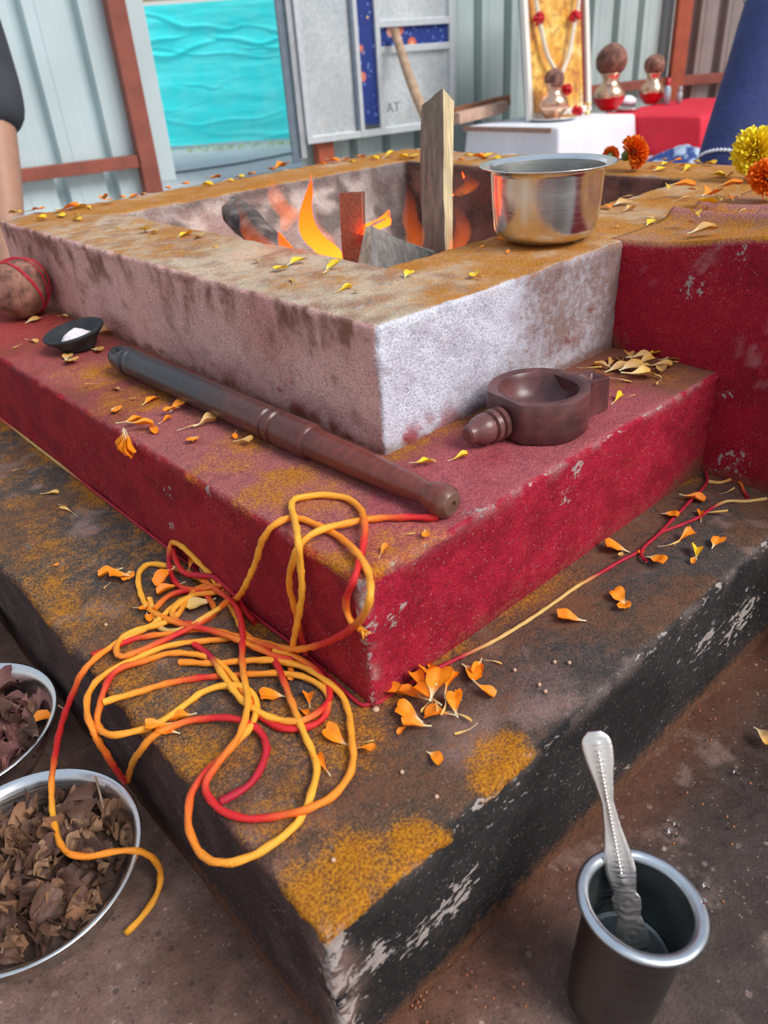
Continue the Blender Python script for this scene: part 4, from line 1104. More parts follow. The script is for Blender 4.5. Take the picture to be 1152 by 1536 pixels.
# ------------------------------------------------------------------ sacred thread
YEL = np.array(lin(252, 176, 52)); ORG = np.array(lin(244, 136, 32)); RED = np.array(lin(214, 34, 36)); DRED = np.array(lin(178, 20, 48)); PALE = np.array(lin(216, 176, 104))
def thread(name, pts, cols, rad, label, cat, group=None, fray=0, n=8, step=0.0035, pc=None):
    """pts: (px, py, mode, value); cols: list of (fraction, colour)"""
    W3 = []
    for p in pts:
        if p[2] == 'z': W3.append(at(p[0], p[1], p[3]))
        elif p[2] == 'x': W3.append(at_x(p[0], p[1], p[3]))
        elif p[2] == 'y': W3.append(at_y(p[0], p[1], p[3]))
    P = catmull(W3, step)
    # keep the cord out of the plaster
    inb = (P[:, 0] > MX0 - rad) & (P[:, 1] > MY0 - rad) & (P[:, 2] < Z2 + rad)
    for i in np.where(inb)[0]:
        dx = P[i, 0] - (MX0 - rad); dy = P[i, 1] - (MY0 - rad); dzv = Z2 + rad - P[i, 2]
        if dzv < dx and dzv < dy: P[i, 2] = Z2 + rad
        elif dx < dy: P[i, 0] = MX0 - rad
        else: P[i, 1] = MY0 - rad
    on = (P[:, 0] > BX0) & (P[:, 1] > BY0); P[on, 2] = np.maximum(P[on, 2], Z3 + rad * 0.9)
    s = np.concatenate([[0], np.cumsum(np.linalg.norm(np.diff(P, axis=0), axis=1))]); f = s / s[-1]
    rr = rad * (1 + 0.08 * np.sin(s * 300) + 0.10 * (vnoise(np.stack([s * 40, s * 0, s * 0], 1), 1, 5) - 0.5))
    V, F = tube(P, rr, n, twist=420, lobes=0.13)
    cs = np.array([np.interp(f, [c[0] for c in cols], [c[1][k] for c in cols]) for k in range(3)]).T
    if pc is not None:
        near = np.array([np.argmin(np.linalg.norm(P - w, axis=1)) for w in W3]); near = np.maximum.accumulate(near)
        cs = np.array([np.interp(np.arange(len(P)), near, [c[k] for c in pc]) for k in range(3)]).T
    C = np.repeat(cs, n, 0)
    V = list(V); C = list(C); F = list(F)
    if fray:
        for (e, q) in ((P[-1], P[-1] - P[-4]),) if fray == 1 else ((P[-1], P[-1] - P[-4]), (P[0], P[0] - P[3])):
            q = q / np.linalg.norm(q)
            for k in range(14):
                dd = q + (RNG.random(3) - 0.5) * 1.1; dd /= np.linalg.norm(dd); ln = 0.004 + 0.004 * RNG.random()
                pp_ = catmull([e - q * 0.002, e + dd * ln * 0.5, e + dd * ln + np.array([0, 0, -0.001])], 0.0012)
                v, ff = tube(pp_, rad * 0.2, 4)
                b0 = len(V); V += list(v); F += [tuple(i + b0 for i in g) for g in ff]; C += [cs[-1] if np.allclose(e, P[-1]) else cs[0]] * len(v)
    V = np.array(V); b = np.array([P[:, 0].mean(), P[:, 1].mean(), V[:, 2].min()])
    o = mkobj(name, V - b, F, M_THREAD, None, attrs={'paint': np.array(C)}, loc=b)
    return tag(o, label, cat, group)
zt = Z3 + 0.0026
TR = 0.0025
def zs(L, z0=zt, lift=None):
    return [(x, y, 'z', z0 + (lift[i] if lift else 0)) for i, (x, y) in enumerate(L)]
G = 'pieces of the tangled festival thread'
# long loop of the middle: hangs over the corner of the red step
thread('cord', [(658, 776, 'z', Z2 + .0026), (600, 776, 'z', Z2 + .0026), (560, 778, 'z', Z2 + .003), (520, 785, 'z', Z2 + .006), (490, 792, 'z', Z2 + .008), (465, 803, 'z', Z2 + .008), (445, 825, 'x', MX0 - .006), (435, 860, 'x', MX0 - .007), (435, 885, 'x', MX0 - .006), (443, 915, 'x', MX0 - .005), (448, 940, 'x', MX0 - .0035), (455, 965, 'x', MX0 - .003), (458, 982, 'z', zt + .002)],
       [(0, RED), (.10, RED), (.22, ORG), (.4, YEL), (.8, ORG), (.93, RED), (1, RED)], TR, 'yellow and red cord running from the wooden rod end over the red edge', 'cord', G)
thread('cord', [(436, 1016, 'z', zt + .003), (437, 995, 'x', MX0 - .012), (441, 960, 'x', MX0 - .011), (447, 930, 'x', MX0 - .010), (453, 890, 'x', MX0 - .009), (451, 850, 'x', MX0 - .009), (447, 810, 'x', MX0 - .009), (442, 778, 'z', Z2 + .008), (437, 760, 'z', Z2 + .006), (442, 749, 'z', Z2 + .004), (465, 744, 'z', Z2 + .003), (495, 743, 'z', Z2 + .003), (523, 749, 'z', Z2 + .003), (541, 764, 'z', Z2 + .004), (547, 787, 'z', Z2 + .008), (546, 810, 'z', Z2 + .006), (540, 838, 'z', Z2 + .004), (532, 866, 'z', Z2 + .003), (521, 892, 'x', MX0 - .005), (520, 915, 'x', MX0 - .005), (527, 933, 'x', MX0 - .006), (541, 944, 'x', MX0 - .007)],
       [(0, ORG), (.25, YEL), (.6, YEL), (.72, ORG), (.80, RED), (.92, RED), (.96, ORG), (1, YEL)], TR, 'cord looped up over the red corner, ending in a frayed yellow tuft', 'cord', G, fray=1)
thread('cord', [(312, 880, 'z', zt + .004), (295, 884, 'z', zt + .004), (278, 905, 'z', zt + .005), (257, 930, 'z', zt + .004), (203, 946, 'z', zt + .003), (180, 960, 'z', zt + .003), (175, 977, 'z', zt + .003), (184, 985, 'z', zt + .003), (224, 970, 'z', zt + .004), (266, 951, 'z', zt + .006), (295, 937, 'z', zt + .008), (320, 920, 'z', zt + .010), (340, 903, 'z', zt + .010), (354, 899, 'z', zt + .008), (366, 882, 'x', MX0 - .012), (383, 845, 'x', MX0 - .008), (395, 807, 'x', MX0 - .006), (415, 785, 'z', Z2 + .004), (440, 777, 'z', Z2 + .003), (470, 785, 'z', Z2 + .003), (510, 806, 'z', Z2 + .004), (540, 835, 'z', Z2 + .007), (553, 862, 'z', Z2 + .003), (556, 888, 'x', MX0 - .010), (550, 914, 'x', MX0 - .012), (538, 932, 'x', MX0 - .012), (515, 951, 'x', MX0 - .010), (482, 966, 'x', MX0 - .010), (445, 974, 'x', MX0 - .012), (410, 968, 'z', zt + .004), (355, 954, 'z', zt + .006), (305, 944, 'z', zt + .004), (250, 951, 'z', zt + .002), (203, 958, 'z', zt), (170, 971, 'z', zt), (138, 984, 'z', zt)],
       [(0, ORG), (.10, YEL), (.2, RED), (.28, ORG), (.35, YEL), (.52, ORG), (.60, YEL), (.66, RED), (.72, RED), (.76, ORG), (.86, ORG), (.93, ORG), (.96, RED), (1, RED)], TR, 'longest cord swung up over the red step corner and back into the tangle', 'cord', G)
thread('cord', [(188, 1400, 'z', .0040), (210, 1378, 'z', .0034), (232, 1348, 'z', .0034), (241, 1315, 'z', .012), (231, 1289, 'z', .036), (205, 1276, 'z', .0510), (170, 1278, 'z', .057), (125, 1285, 'z', .060), (97, 1275, 'z', .060), (82, 1240, 'z', .058), (77, 1190, 'z', .057), (80, 1150, 'z', .070), (90, 1095, 'z', .100), (106, 1048, 'z', .128), (128, 1003, 'z', .149 + .004), (170, 968, 'z', zt + .001), (230, 936, 'z', zt + .003), (262, 908, 'z', zt + .005), (290, 893, 'z', zt + .006), (330, 888, 'z', zt + .004), (352, 880, 'z', zt + .002)],
       [(0, YEL), (.28, ORG), (.40, YEL), (.47, ORG), (.52, RED), (.64, RED), (.72, ORG), (.85, YEL), (1, ORG)], TR, 'cord trailing from the tangle across the nearest bowl to the floor', 'cord', G, fray=1)
thread('cord', zs([(447, 985), (420, 975), (380, 962), (350, 957), (321, 960), (256, 968), (208, 986), (161, 1009), (136, 1034), (130, 1064), (141, 1099), (161, 1134), (181, 1164), (190, 1172), (197, 1150), (206, 1132), (232, 1103), (274, 1084), (317, 1077), (356, 1079), (382, 1090), (398, 1112), (397, 1138), (378, 1173), (352, 1192), (330, 1203)], zt, [.004, .005, .004, .003, .002, .002, .001, 0, 0, 0, -.004, -.035, -.085, -.105, -.075, -.02, .001, .002, .003, .006, .003, .001, 0, 0, 0, 0]),
       [(0, RED), (.10, ORG), (.2, YEL), (.36, ORG), (.46, RED), (.53, RED), (.56, ORG), (.66, YEL), (.77, ORG), (.83, RED), (1, DRED)], TR, 'cord dipping off the black step beside the nearest bowl and ending red', 'cord', G)
thread('cord', zs([(155, 1053), (208, 1038), (252, 1025), (308, 1016), (369, 1012), (421, 1010), (460, 1017), (486, 1033), (493, 1052), (487, 1074), (469, 1088), (438, 1094), (412, 1088), (388, 1072), (374, 1050), (360, 1030), (343, 1008), (326, 993), (300, 983), (256, 980), (215, 992), (178, 1004), (160, 1026), (149, 1062), (146, 1086), (161, 1101), (195, 1099), (239, 1084), (274, 1060), (304, 1038), (334, 1029), (360, 1029), (380, 1042), (385, 1060), (378, 1086), (360, 1108), (334, 1134), (308, 1160), (289, 1186), (282, 1220), (287, 1255), (304, 1283), (330, 1294), (369, 1288), (412, 1264), (447, 1233), (466, 1194), (475, 1155), (469, 1129), (454, 1095), (438, 1055), (421, 1010), (408, 984), (385, 966), (364, 945), (350, 915), (341, 900)], zt,
       [0, 0, 0, .001, .002, .004, .003, .001, 0, 0, 0, .001, 0, .001, .004, .005, .003, .003, .002, .002, .001, 0, 0, -.002, -.004, -.001, 0, 0, .001, .002, .004, .007, .006, .003, .004, .004, .002, .002, .0, -.001, -.003, -.003, 0, 0, 0, 0, .003, .002, .001, .004, .003, .006, .004, .003, .005, .003, .004]),
       [(0, YEL), (.04, ORG), (.07, RED), (.10, ORG), (.16, YEL), (.19, RED), (.24, RED), (.28, YEL), (.36, ORG), (.40, RED), (.44, ORG), (.50, YEL), (.60, YEL), (.64, RED), (.69, ORG), (.75, YEL), (.84, YEL), (.89, RED), (.92, RED), (.94, ORG), (1, YEL)], TR, 'cord making the widest low loop that overhangs the black step edge', 'cord', G)
thread('cord', zs([(269, 993), (317, 995), (360, 992), (395, 990), (425, 993), (460, 1003), (491, 1023), (512, 1042), (523, 1069), (527, 1103), (530, 1138), (522, 1166), (499, 1194), (460, 1214), (412, 1225), (369, 1228), (333, 1216), (314, 1196), (308, 1176), (326, 1146), (358, 1104), (372, 1055), (366, 1016), (363, 986), (364, 950), (360, 925), (350, 905), (325, 885), (303, 870), (278, 858), (245, 848), (221, 847), (208, 862), (210, 887), (222, 912), (245, 926), (278, 938), (310, 944), (345, 955), (385, 972), (415, 985), (440, 990)], zt + .001,
       [0, .001, .003, .004, .004, .003, .002, .0, 0, .002, .001, 0, 0, .003, 0, 0, 0, 0, .003, .005, .006, .008, .007, .006, .008, .009, .009, .007, .004, .002, 0, 0, 0, 0, 0, .004, .006, .007, .007, .006, .006, .004]),
       [(0, ORG), (.15, YEL), (.28, ORG), (.32, RED), (.37, RED), (.42, ORG), (.47, YEL), (.53, RED), (.60, RED), (.66, ORG), (.72, YEL), (.80, YEL), (.86, ORG), (.90, RED), (.95, ORG), (1, RED)], TR, 'cord sweeping along the foot of the red corner and round the tangle', 'cord', G)
thread('cord', zs([(327, 889), (322, 874), (311, 855), (295, 828), (281, 814), (266, 810), (256, 818), (253, 838), (258, 865), (268, 878), (282, 884), (300, 884), (330, 878), (350, 876)], zt, [.004, .006, .010, .016, .018, .014, .010, .006, .003, .003, .004, .006, .008, .006]),
       [(0, YEL), (.35, YEL), (.48, ORG), (.55, DRED), (.75, RED), (1, ORG)], TR, 'cord with a tall narrow loop standing up at the back of the tangle', 'cord', G)
thread('cord', zs([(258, 822), (266, 845), (278, 860), (299, 863), (324, 866), (345, 879), (358, 900), (370, 920), (383, 934)], zt, [.006, .008, .010, .011, .010, .008, .004, .002, 0]),
       [(0, RED), (.3, RED), (.5, DRED), (1, RED)], TR, 'short deep red cord lying diagonally across the top of the tangle', 'cord', G)
thread('cord', zs([(231, 915), (240, 905), (255, 893), (278, 886), (300, 888), (315, 900), (322, 915), (318, 925), (300, 934), (270, 934), (258, 920), (270, 904), (290, 893)], zt, [.002, .003, .003, .004, .004, .003, .003, .004, .006, .006, .006, .007, .008]),
       [(0, ORG), (.2, RED), (.35, RED), (.5, ORG), (.7, RED), (.85, YEL), (1, YEL)], TR, 'small coiled red and orange cord in the middle of the tangle', 'cord', G)
thread('cord', zs([(291, 966), (305, 976), (318, 988), (337, 1016), (360, 1047), (385, 1066), (412, 1078), (447, 1082), (478, 1068), (494, 1046), (488, 1022), (468, 1000), (440, 984), (410, 978)], zt, [.002, .003, .004, .006, .006, .005, .003, .004, .002, .001, .002, .005, .006, .004]),
       [(0, RED), (.12, DRED), (.2, YEL), (.5, YEL), (.65, RED), (.8, RED), (.9, ORG), (1, YEL)], TR, 'cord curling through the right-hand coil beside the red corner', 'cord', G)
thread('cord', [(224, 898, 'z', zt), (232, 920, 'z', zt), (238, 940, 'z', zt), (258, 947, 'z', zt + .003), (285, 940, 'z', zt + .006), (300, 930, 'z', zt + .01), (330, 912, 'z', zt + .013)],
       [(0, YEL), (.5, PALE), (1, YEL)], TR * 0.9, 'short pale yellow cord tucked under the left of the tangle', 'cord', G)
# thin thread tied around the foot of the red step
thread('tied_thread', zs([(1150, 748), (1118, 752), (1090, 752), (1068, 762), (1050, 775), (1020, 788), (990, 800), (960, 826), (930, 842), (900, 860), (865, 880), (830, 905), (790, 932), (740, 962), (690, 986), (650, 1006), (600, 1034), (560, 1053), (545, 1058), (532, 1050), (505, 1026), (470, 992), (430, 960), (380, 922), (330, 880), (290, 848), (250, 815), (215, 781), (180, 751), (140, 718), (100, 690), (50, 658), (0, 626), (-60, 590)], Z3 + 0.0016),
       [(0, DRED), (1, DRED)], 0.0016, 'thin red and straw thread tied round the foot of the red step', 'thread', pc=[PALE] * 3 + [DRED] * 7 + [PALE] * 4 + [DRED] * 16 + [PALE] * 2 + [RED] * 2)

thread('tied_thread', zs([(1060, 695), (1059, 708), (1061, 722), (1052, 735), (1035, 752), (1010, 778), (985, 804), (965, 822), (962, 834), (970, 842)], Z3 + 0.003), [(0, DRED), (1, DRED)], 0.0015, 'thin dark red thread branching up into the corner of the spout block', 'thread')
thread('tied_thread', zs([(1061, 722), (1080, 724), (1098, 719), (1110, 724), (1116, 738), (1122, 747)], Z3 + 0.002), [(0, PALE), (.6, ORG), (.9, DRED), (1, DRED)], 0.0016, 'short kinked straw-coloured thread below the spout block', 'thread')

# ------------------------------------------------------------------ marigold petals
OR = (lin(250, 158, 24), lin(246, 134, 10)); YE = (lin(240, 208, 60), lin(244, 196, 24)); PA = (lin(232, 206, 150), lin(226, 178, 84)); WI = (lin(214, 190, 146), lin(214, 152, 60))
def petal_mesh(name, seed, cols, L=0.022, Wd=0.010, tube_f=0.35, curl=0.6, cup=0.6):
    rng = np.random.default_rng(seed); nu, nv = 12, 7
    V = []; C = []; roll = curl; ph = rng.random(4) * 6.28
    for i in range(nu):
        t = i / (nu - 1)
        s = float(sstep(tube_f * 0.6, tube_f + 0.45, np.array(t)))
        w = Wd * (0.11 + 0.89 * s)
        if t > 0.9: w *= 0.86
        ang = roll * t + 0.15 * math.sin(3 * t + ph[0])
        x = L * t * (1 - 0.10 * abs(roll) * t); z = L * 0.35 * math.sin(roll * t)
        y0 = 0.12 * L * math.sin(2.5 * t + ph[1])
        for j in range(nv):
            v = -1 + 2 * j / (nv - 1)
            cupz = cup * w * 0.6 * (v * v) * (1.2 - 0.6 * t)
            ruf = 0.07 * w * math.sin(7 * v + ph[2]) * s + 0.05 * w * math.sin(11 * t + ph[3])
            tip = -0.03 * L * (math.cos(v * 3.1 * 2.0) * 0.5 + 0.5) * (t > 0.99)
            V.append((x + tip, y0 + w * 0.5 * v * (1 - 0.18 * cup), z + cupz + ruf))
            k = float(sstep(0.08, 0.42, np.array(t)))
            base = np.array(lin(228, 216, 176))
            C.append(base * (1 - k) + (np.array(cols[0]) * (1 - t) + np.array(cols[1]) * t) * k)
    V = np.array(V); V[:, 2] -= V[:, 2].min() - 0.0002; V[:, 0] -= L / 2
    # thickness
    n = len(V); V2 = V + np.array([0, 0, 0.00035])
    F = grid_faces(nu, nv); F2 = [tuple(q + n for q in f) for f in F]; F = [tuple(reversed(f)) for f in F]
    me = bpy.data.meshes.new(name); me.from_pydata([tuple(v) for v in np.vstack([V, V2])], [], F + F2)
    me.polygons.foreach_set('use_smooth', [True] * len(me.polygons))
    a = me.attributes.new('paint', 'FLOAT_COLOR', 'POINT'); cc = np.ones((2 * n, 4), np.float32); cc[:, :3] = np.vstack([C, C]); a.data.foreach_set('color', cc.ravel())
    me.materials.append(M_PETAL)
    return me
PET = {}
for key, cols in (('o', OR), ('y', YE), ('p', PA), ('w', WI)):
    PET[key] = [petal_mesh('marigold_petal', 10 + k, cols, tube_f=[.2, .35, .45, .3, .15, .4][k], curl=[.5, -.8, 1.1, -.3, .9, .2][k], cup=[.7, .9, .5, 1.2, .4, 1.0][k], Wd=[.0135, .011, .0105, .014, .015, .010][k]) for k in range(6)]
    PET[key + 't'] = [petal_mesh('flower_thread', 30 + k, cols, Wd=0.0035, tube_f=0.5, curl=[.8, -.5, .3][k], cup=.8) for k in range(3)]
CN = {'o': 'orange', 'y': 'yellow', 'p': 'pale cream', 'w': 'wilted yellow'}
AREAS = {}
def petals(area, z, L, group):
    made = []; heap = 'clump' in group or 'heap' in group
    rng = random.Random(hash(group) % 1000 if False else len(group) * 7 + len(L))
    for e in L:
        px, py, ang, size, key = e[:5]
        zz = e[5] if len(e) > 5 else z
        p = at(px, py, zz)
        dep = (R @ (p - C0))[2]
        Lm = size * dep / FPX
        me = PET[key][rng.randrange(len(PET[key]))]
        yaw = img_yaw(px, py, zz, ang)
        thin = len(key) > 1
        s = max(0.5, min(1.9, Lm / 0.020))
        o = inst(me, 'flower_stalk' if thin else 'marigold_petal', p, (rng.uniform(-.2, .2) if not thin else 0, rng.uniform(-.15, .1), yaw), s)
        o.scale = (s, s, s * (0.62 if dep > 0.75 else 0.85))
        k = CN[key[0]]
        made.append((f'{k} ' + ('thread-thin flower stalk' if thin else 'marigold petal'), px, py, o, f"{k} {'stalks' if thin else 'petals'} {group}"))
    ORD = ['first', 'second', 'third', 'fourth', 'fifth', 'sixth', 'seventh', 'eighth', 'ninth', 'tenth', 'eleventh', 'twelfth', 'thirteenth', 'fourteenth', 'fifteenth', 'sixteenth', 'seventeenth', 'eighteenth', 'nineteenth', 'twentieth', 'twenty-first', 'twenty-second', 'twenty-third', 'twenty-fourth']
    for kind in sorted(set(m_[0] for m_ in made)):
        S_ = sorted([m_ for m_ in made if m_[0] == kind], key=lambda m_: m_[1])
        for i, m_ in enumerate(S_):
            if len(S_) == 1 or heap: lab = f'{kind} {area}'
            elif i == 0: lab = f'leftmost {kind} {area}'
            elif i == len(S_) - 1: lab = f'rightmost {kind} {area}'
            else: lab = f'{kind} {area}, {ORD[i]} from left'
            tag(m_[3], lab, 'petal', m_[4])
zb = Z3 + 0.0008; zm = Z2 + 0.0008; zp = Z1 + 0.0010
petals('in the clump right of the red corner', zb, [(606, 1040, 200, 52, 'o', zb + .004), (622, 1046, 205, 50, 'o', zb + .006), (634, 1030, 250, 52, 'o', zb + .008), (640, 1046, 225, 52, 'o', zb + .011), (648, 1022, 265, 50, 'o', zb + .006), (656, 1030, 280, 56, 'o', zb + .012), (664, 1022, 290, 50, 'o', zb + .008), (676, 1030, 305, 46, 'o', zb + .006), (646, 1003, 250, 26, 'o'), (612, 1076, 190, 44, 'o'), (624, 1090, 170, 42, 'o', zb + .003), (606, 1094, 150, 26, 'o'), (658, 1080, 185, 50, 'o'), (684, 1058, 245, 44, 'o', zb + .002), (690, 1046, 270, 22, 'o'),
    (690, 1079, 20, 40, 'pt'), (698, 1095, 160, 38, 'pt'), (650, 1058, 60, 34, 'pt', zb + .006), (664, 1060, 100, 34, 'pt', zb + .006), (640, 1064, 110, 30, 'pt', zb + .006)], 'in the clump by the red corner')
petals('just beyond the orange clump', zb, [(703, 1012, 40, 44, 'o'), (716, 1003, 130, 34, 'o'), (727, 1036, 20, 40, 'o'), (740, 996, 5, 26, 'pt')], 'beyond the orange clump')
petals('on the black step in front of the red corner', zb, [(506, 1107, 200, 46, 'o'), (545, 1130, 25, 38, 'o'), (551, 1114, 0, 26, 'pt'), (484, 1150, 250, 44, 'o'), (651, 1139, 30, 32, 'o'), (410, 1050, 165, 40, 'o'), (464, 1053, 280, 32, 'o'), (455, 1068, 60, 24, 'o')], 'in front of the red corner')
petals('under the thread at the edge of the black step', zb, [(240, 1090, 165, 48, 'o'), (250, 1102, 170, 36, 'o'), (276, 1079, 180, 36, 'o')], 'under the thread at the step edge')
petals('left of the tangled thread', zb, [(166, 862, 170, 34, 'o'), (180, 868, 165, 32, 'o', zb + .002), (196, 866, 60, 30, 'o'), (163, 881, 110, 22, 'pt'), (218, 915, 120, 32, 'o'), (208, 918, 40, 30, 'p'), (222, 928, 90, 22, 'o')], 'left of the thread')
petals('half hidden in the tangled thread', zb, [(250, 868, 150, 44, 'o', zb + .002), (258, 884, 160, 44, 'o', zb + .002), (290, 852, 320, 30, 'o', zb + .004), (352, 878, 40, 32, 'o', zb + .004), (302, 908, 150, 44, 'p', zb + .002), (310, 866, 40, 30, 'p', zb + .003), (340, 892, 110, 24, 'w', zb + .004)], 'inside the thread tangle')
petals('on the far left of the black step', zb, [(74, 741, 0, 24, 'p'), (79, 853, 10, 20, 'o'), (100, 769, 200, 34, 'pt'), (30, 706, 150, 20, 'pt'), (95, 763, 20, 24, 'pt')], 'on the far left of the black step')
petals('on the right arm of the black step', zb, [(856, 929, 180, 40, 'o'), (929, 900, 215, 34, 'o'), (938, 910, 70, 30, 'o'), (924, 827, 180, 36, 'o'), (931, 833, 120, 22, 'w'), (985, 843, 20, 34, 'o'), (962, 829, 90, 14, 'o'), (1028, 812, 345, 38, 'o'), (1003, 817, 350, 34, 'pt'), (1045, 833, 300, 32, 'y'), (1042, 842, 120, 18, 'o'), (1074, 817, 290, 28, 'o'), (1037, 750, 15, 34, 'o'), (1006, 775, 10, 26, 'o'), (1052, 776, 300, 28, 'o'), (1090, 737, 345, 28, 'pt'), (1066, 769, 10, 46, 'pt')], 'on the right arm of the black step')
petals('on the left red tread', zm, [(107, 544, 10, 34, 'w'), (100, 538, 260, 22, 'w'), (46, 512, 20, 24, 'w'), (26, 520, 150, 20, 'pt'), (140, 579, 160, 24, 'pt'), (174, 587, 200, 24, 'w'), (196, 598, 10, 22, 'pt'), (227, 603, 330, 28, 'o'), (175, 616, 10, 26, 'o'), (268, 612, 330, 30, 'o'), (258, 616, 150, 24, 'o', zm + .003), (248, 632, 340, 24, 'o'), (293, 662, 80, 28, 'o'), (310, 638, 350, 34, 'w'), (288, 645, 340, 40, 'pt'), (365, 667, 15, 34, 'w'), (355, 655, 90, 18, 'o'), (155, 503, 350, 34, 'w'), (147, 526, 0, 22, 'w'), (133, 525, 5, 22, 'pt'), (50, 482, 340, 22, 'w'), (94, 476, 0, 14, 'w'), (228, 648, 60, 22, 'o'), (370, 700, 20, 12, 'pt')], 'on the left red tread')
petals('hanging over the left red edge', zm, [(198, 637, 340, 40, 'o', zm + .002), (212, 640, 350, 40, 'o', zm + .004), (222, 645, 20, 22, 'o')], 'hanging over the left red edge')
petals('drooping down the left red face', Z2 - 0.004, [], 'x')
for k, (px, py, rx) in enumerate([(188, 660, 0.2), (197, 664, -0.1), (204, 662, 0.3)]):
    p = at_x(px, py, MX0 - 0.004)
    o = inst(PET['o'][[0, 3, 1][k]], 'marigold_petal', p, (rx, math.radians(82), img_yaw(px, py, p[2], 90) * 0 + math.pi), 1.15)
    tag(o, 'orange marigold petal drooping down the left red face', 'petal', 'orange petals drooping down the left red face')
petals('on the red tread near the rod end', zm, [(578, 832, 330, 30, 'o'), (637, 802, 60, 22, 'o'), (612, 801, 0, 12, 'pt')], 'near the rod end')
petals('between the curb corner and the wooden bowl', zm, [(632, 698, 340, 36, 'y'), (645, 692, 20, 24, 'pt'), (687, 688, 355, 30, 'y')], 'between the curb corner and the wooden bowl')
petals('beside the spout of the wooden bowl', zm, [(926, 600, 340, 30, 'y'), (944, 597, 0, 20, 'pt'), (815, 597, 0, 14, 'y', Z2 + .014), (884, 553, 8, 36, 'pt', Z2 + .034)], 'beside the wooden bowl')
petals('in the heap against the spout block', zm, [(915, 547, 330, 32, 'w'), (932, 545, 300, 30, 'w'), (945, 537, 280, 30, 'w', zm + .004), (958, 540, 0, 36, 'w', zm + .003), (930, 556, 350, 40, 'w'), (948, 553, 340, 42, 'w', zm + .004), (967, 550, 350, 44, 'w', zm + .003), (985, 550, 5, 40, 'w'), (976, 533, 340, 30, 'y', zm + .003), (1000, 541, 10, 40, 'w'), (1015, 541, 10, 42, 'pt'), (955, 565, 350, 50, 'p'), (978, 565, 10, 30, 'pt'), (990, 555, 100, 28, 'w'), (930, 574, 0, 34, 'pt'), (990, 575, 130, 24, 'pt'), (1008, 545, 20, 30, 'pt'), (905, 552, 190, 30, 'w')], 'in the heap against the spout block')
petals('on the near left rim of the pit', zp, [(220, 347, 20, 26, 'y'), (232, 349, 0, 16, 'y'), (278, 354, 340, 26, 'y'), (300, 356, 10, 22, 'y'), (320, 372, 10, 14, 'y'), (386, 393, 20, 14, 'y'), (384, 391, 30, 14, 'pt'), (410, 404, 0, 16, 'pt'), (446, 395, 340, 32, 'y'), (424, 404, 160, 28, 'y'), (440, 423, 310, 22, 'y'), (500, 403, 340, 32, 'y'), (490, 408, 150, 24, 'pt'), (515, 436, 350, 30, 'y'), (532, 440, 60, 18, 'p'), (562, 426, 0, 12, 'pt'), (611, 414, 300, 22, 'y'), (60, 330, 0, 20, 'y'), (90, 325, 0, 20, 'y'), (112, 330, 20, 26, 'y'), (118, 324, 280, 16, 'y'), (175, 346, 0, 14, 'y'), (222, 358, 0, 10, 'y'), (85, 318, 330, 22, 'y'), (137, 313, 290, 16, 'y'), (165, 338, 10, 12, 'pt')], 'on the near left rim of the pit')
petals('on the far left corner of the rim', zp, [(22, 322, 0, 28, 'y'), (50, 320, 5, 36, 'o'), (100, 314, 0, 34, 'o'), (118, 312, 350, 24, 'y'), (155, 300, 340, 28, 'o'), (163, 302, 20, 22, 'o', zp + .003), (182, 297, 0, 18, 'o'), (200, 296, 350, 18, 'o'), (214, 292, 0, 14, 'o')], 'on the far left corner of the rim')
petals('along the far rim of the pit', zp, [(278, 277, 0, 18, 'o'), (320, 270, 350, 26, 'o'), (308, 279, 0, 20, 'y'), (358, 267, 0, 20, 'y'), (375, 263, 0, 20, 'o'), (420, 253, 350, 28, 'o'), (428, 250, 20, 24, 'o', zp + .003), (412, 256, 200, 20, 'o'), (500, 243, 0, 26, 'o'), (515, 241, 340, 20, 'o'), (538, 237, 350, 20, 'o'), (525, 243, 10, 16, 'y'), (560, 239, 0, 22, 'y'), (585, 236, 350, 28, 'y'), (602, 238, 0, 20, 'y'), (620, 236, 10, 22, 'y'), (700, 236, 0, 22, 'y'), (715, 238, 0, 26, 'o'), (730, 237, 350, 24, 'y'), (742, 240, 0, 20, 'y'), (690, 241, 0, 16, 'o'), (480, 247, 0, 16, 'o'), (345, 271, 0, 14, 'y'), (250, 283, 0, 12, 'o')], 'along the far rim')
petals('on the curb around the steel pot', zp, [(766, 364, 10, 20, 'o'), (755, 362, 190, 24, 'o', zp + .002), (764, 378, 80, 12, 'o'), (720, 374, 0, 8, 'o'), (868, 360, 340, 24, 'y'), (860, 365, 180, 14, 'y'), (710, 414, 30, 26, 'y'), (718, 418, 30, 18, 'p'), (915, 312, 200, 24, 'o'), (932, 307, 340, 30, 'w'), (940, 297, 350, 26, 'pt'), (926, 341, 300, 14, 'y'), (944, 316, 350, 24, 'w'), (905, 328, 0, 12, 'pt'), (978, 336, 330, 26, 'y'), (976, 328, 200, 16, 'w')], 'around the steel pot')
petals('on the lipped top of the spout block', Z1 + 0.012, [(1003, 284, 330, 22, 'y'), (1022, 281, 0, 40, 'o'), (1035, 285, 10, 26, 'w'), (1046, 325, 290, 36, 'y', Z1 + .016), (1040, 340, 180, 24, 'w'), (1048, 341, 10, 22, 'pt'), (1055, 350, 355, 40, 'w'), (1062, 296, 345, 44, 'o'), (1093, 281, 0, 40, 'o'), (1070, 288, 330, 30, 'o'), (1052, 307, 355, 42, 'y'), (1082, 302, 320, 30, 'y'), (1022, 303, 0, 26, 'w'), (1098, 300, 300, 22, 'o'), (1112, 296, 280, 26, 'pt'), (1116, 318, 330, 30, 'pt'), (1080, 285, 20, 26, 'pt'), (1110, 284, 330, 26, 'w'), (1002, 310, 0, 12, 'pt')], 'on the spout block')
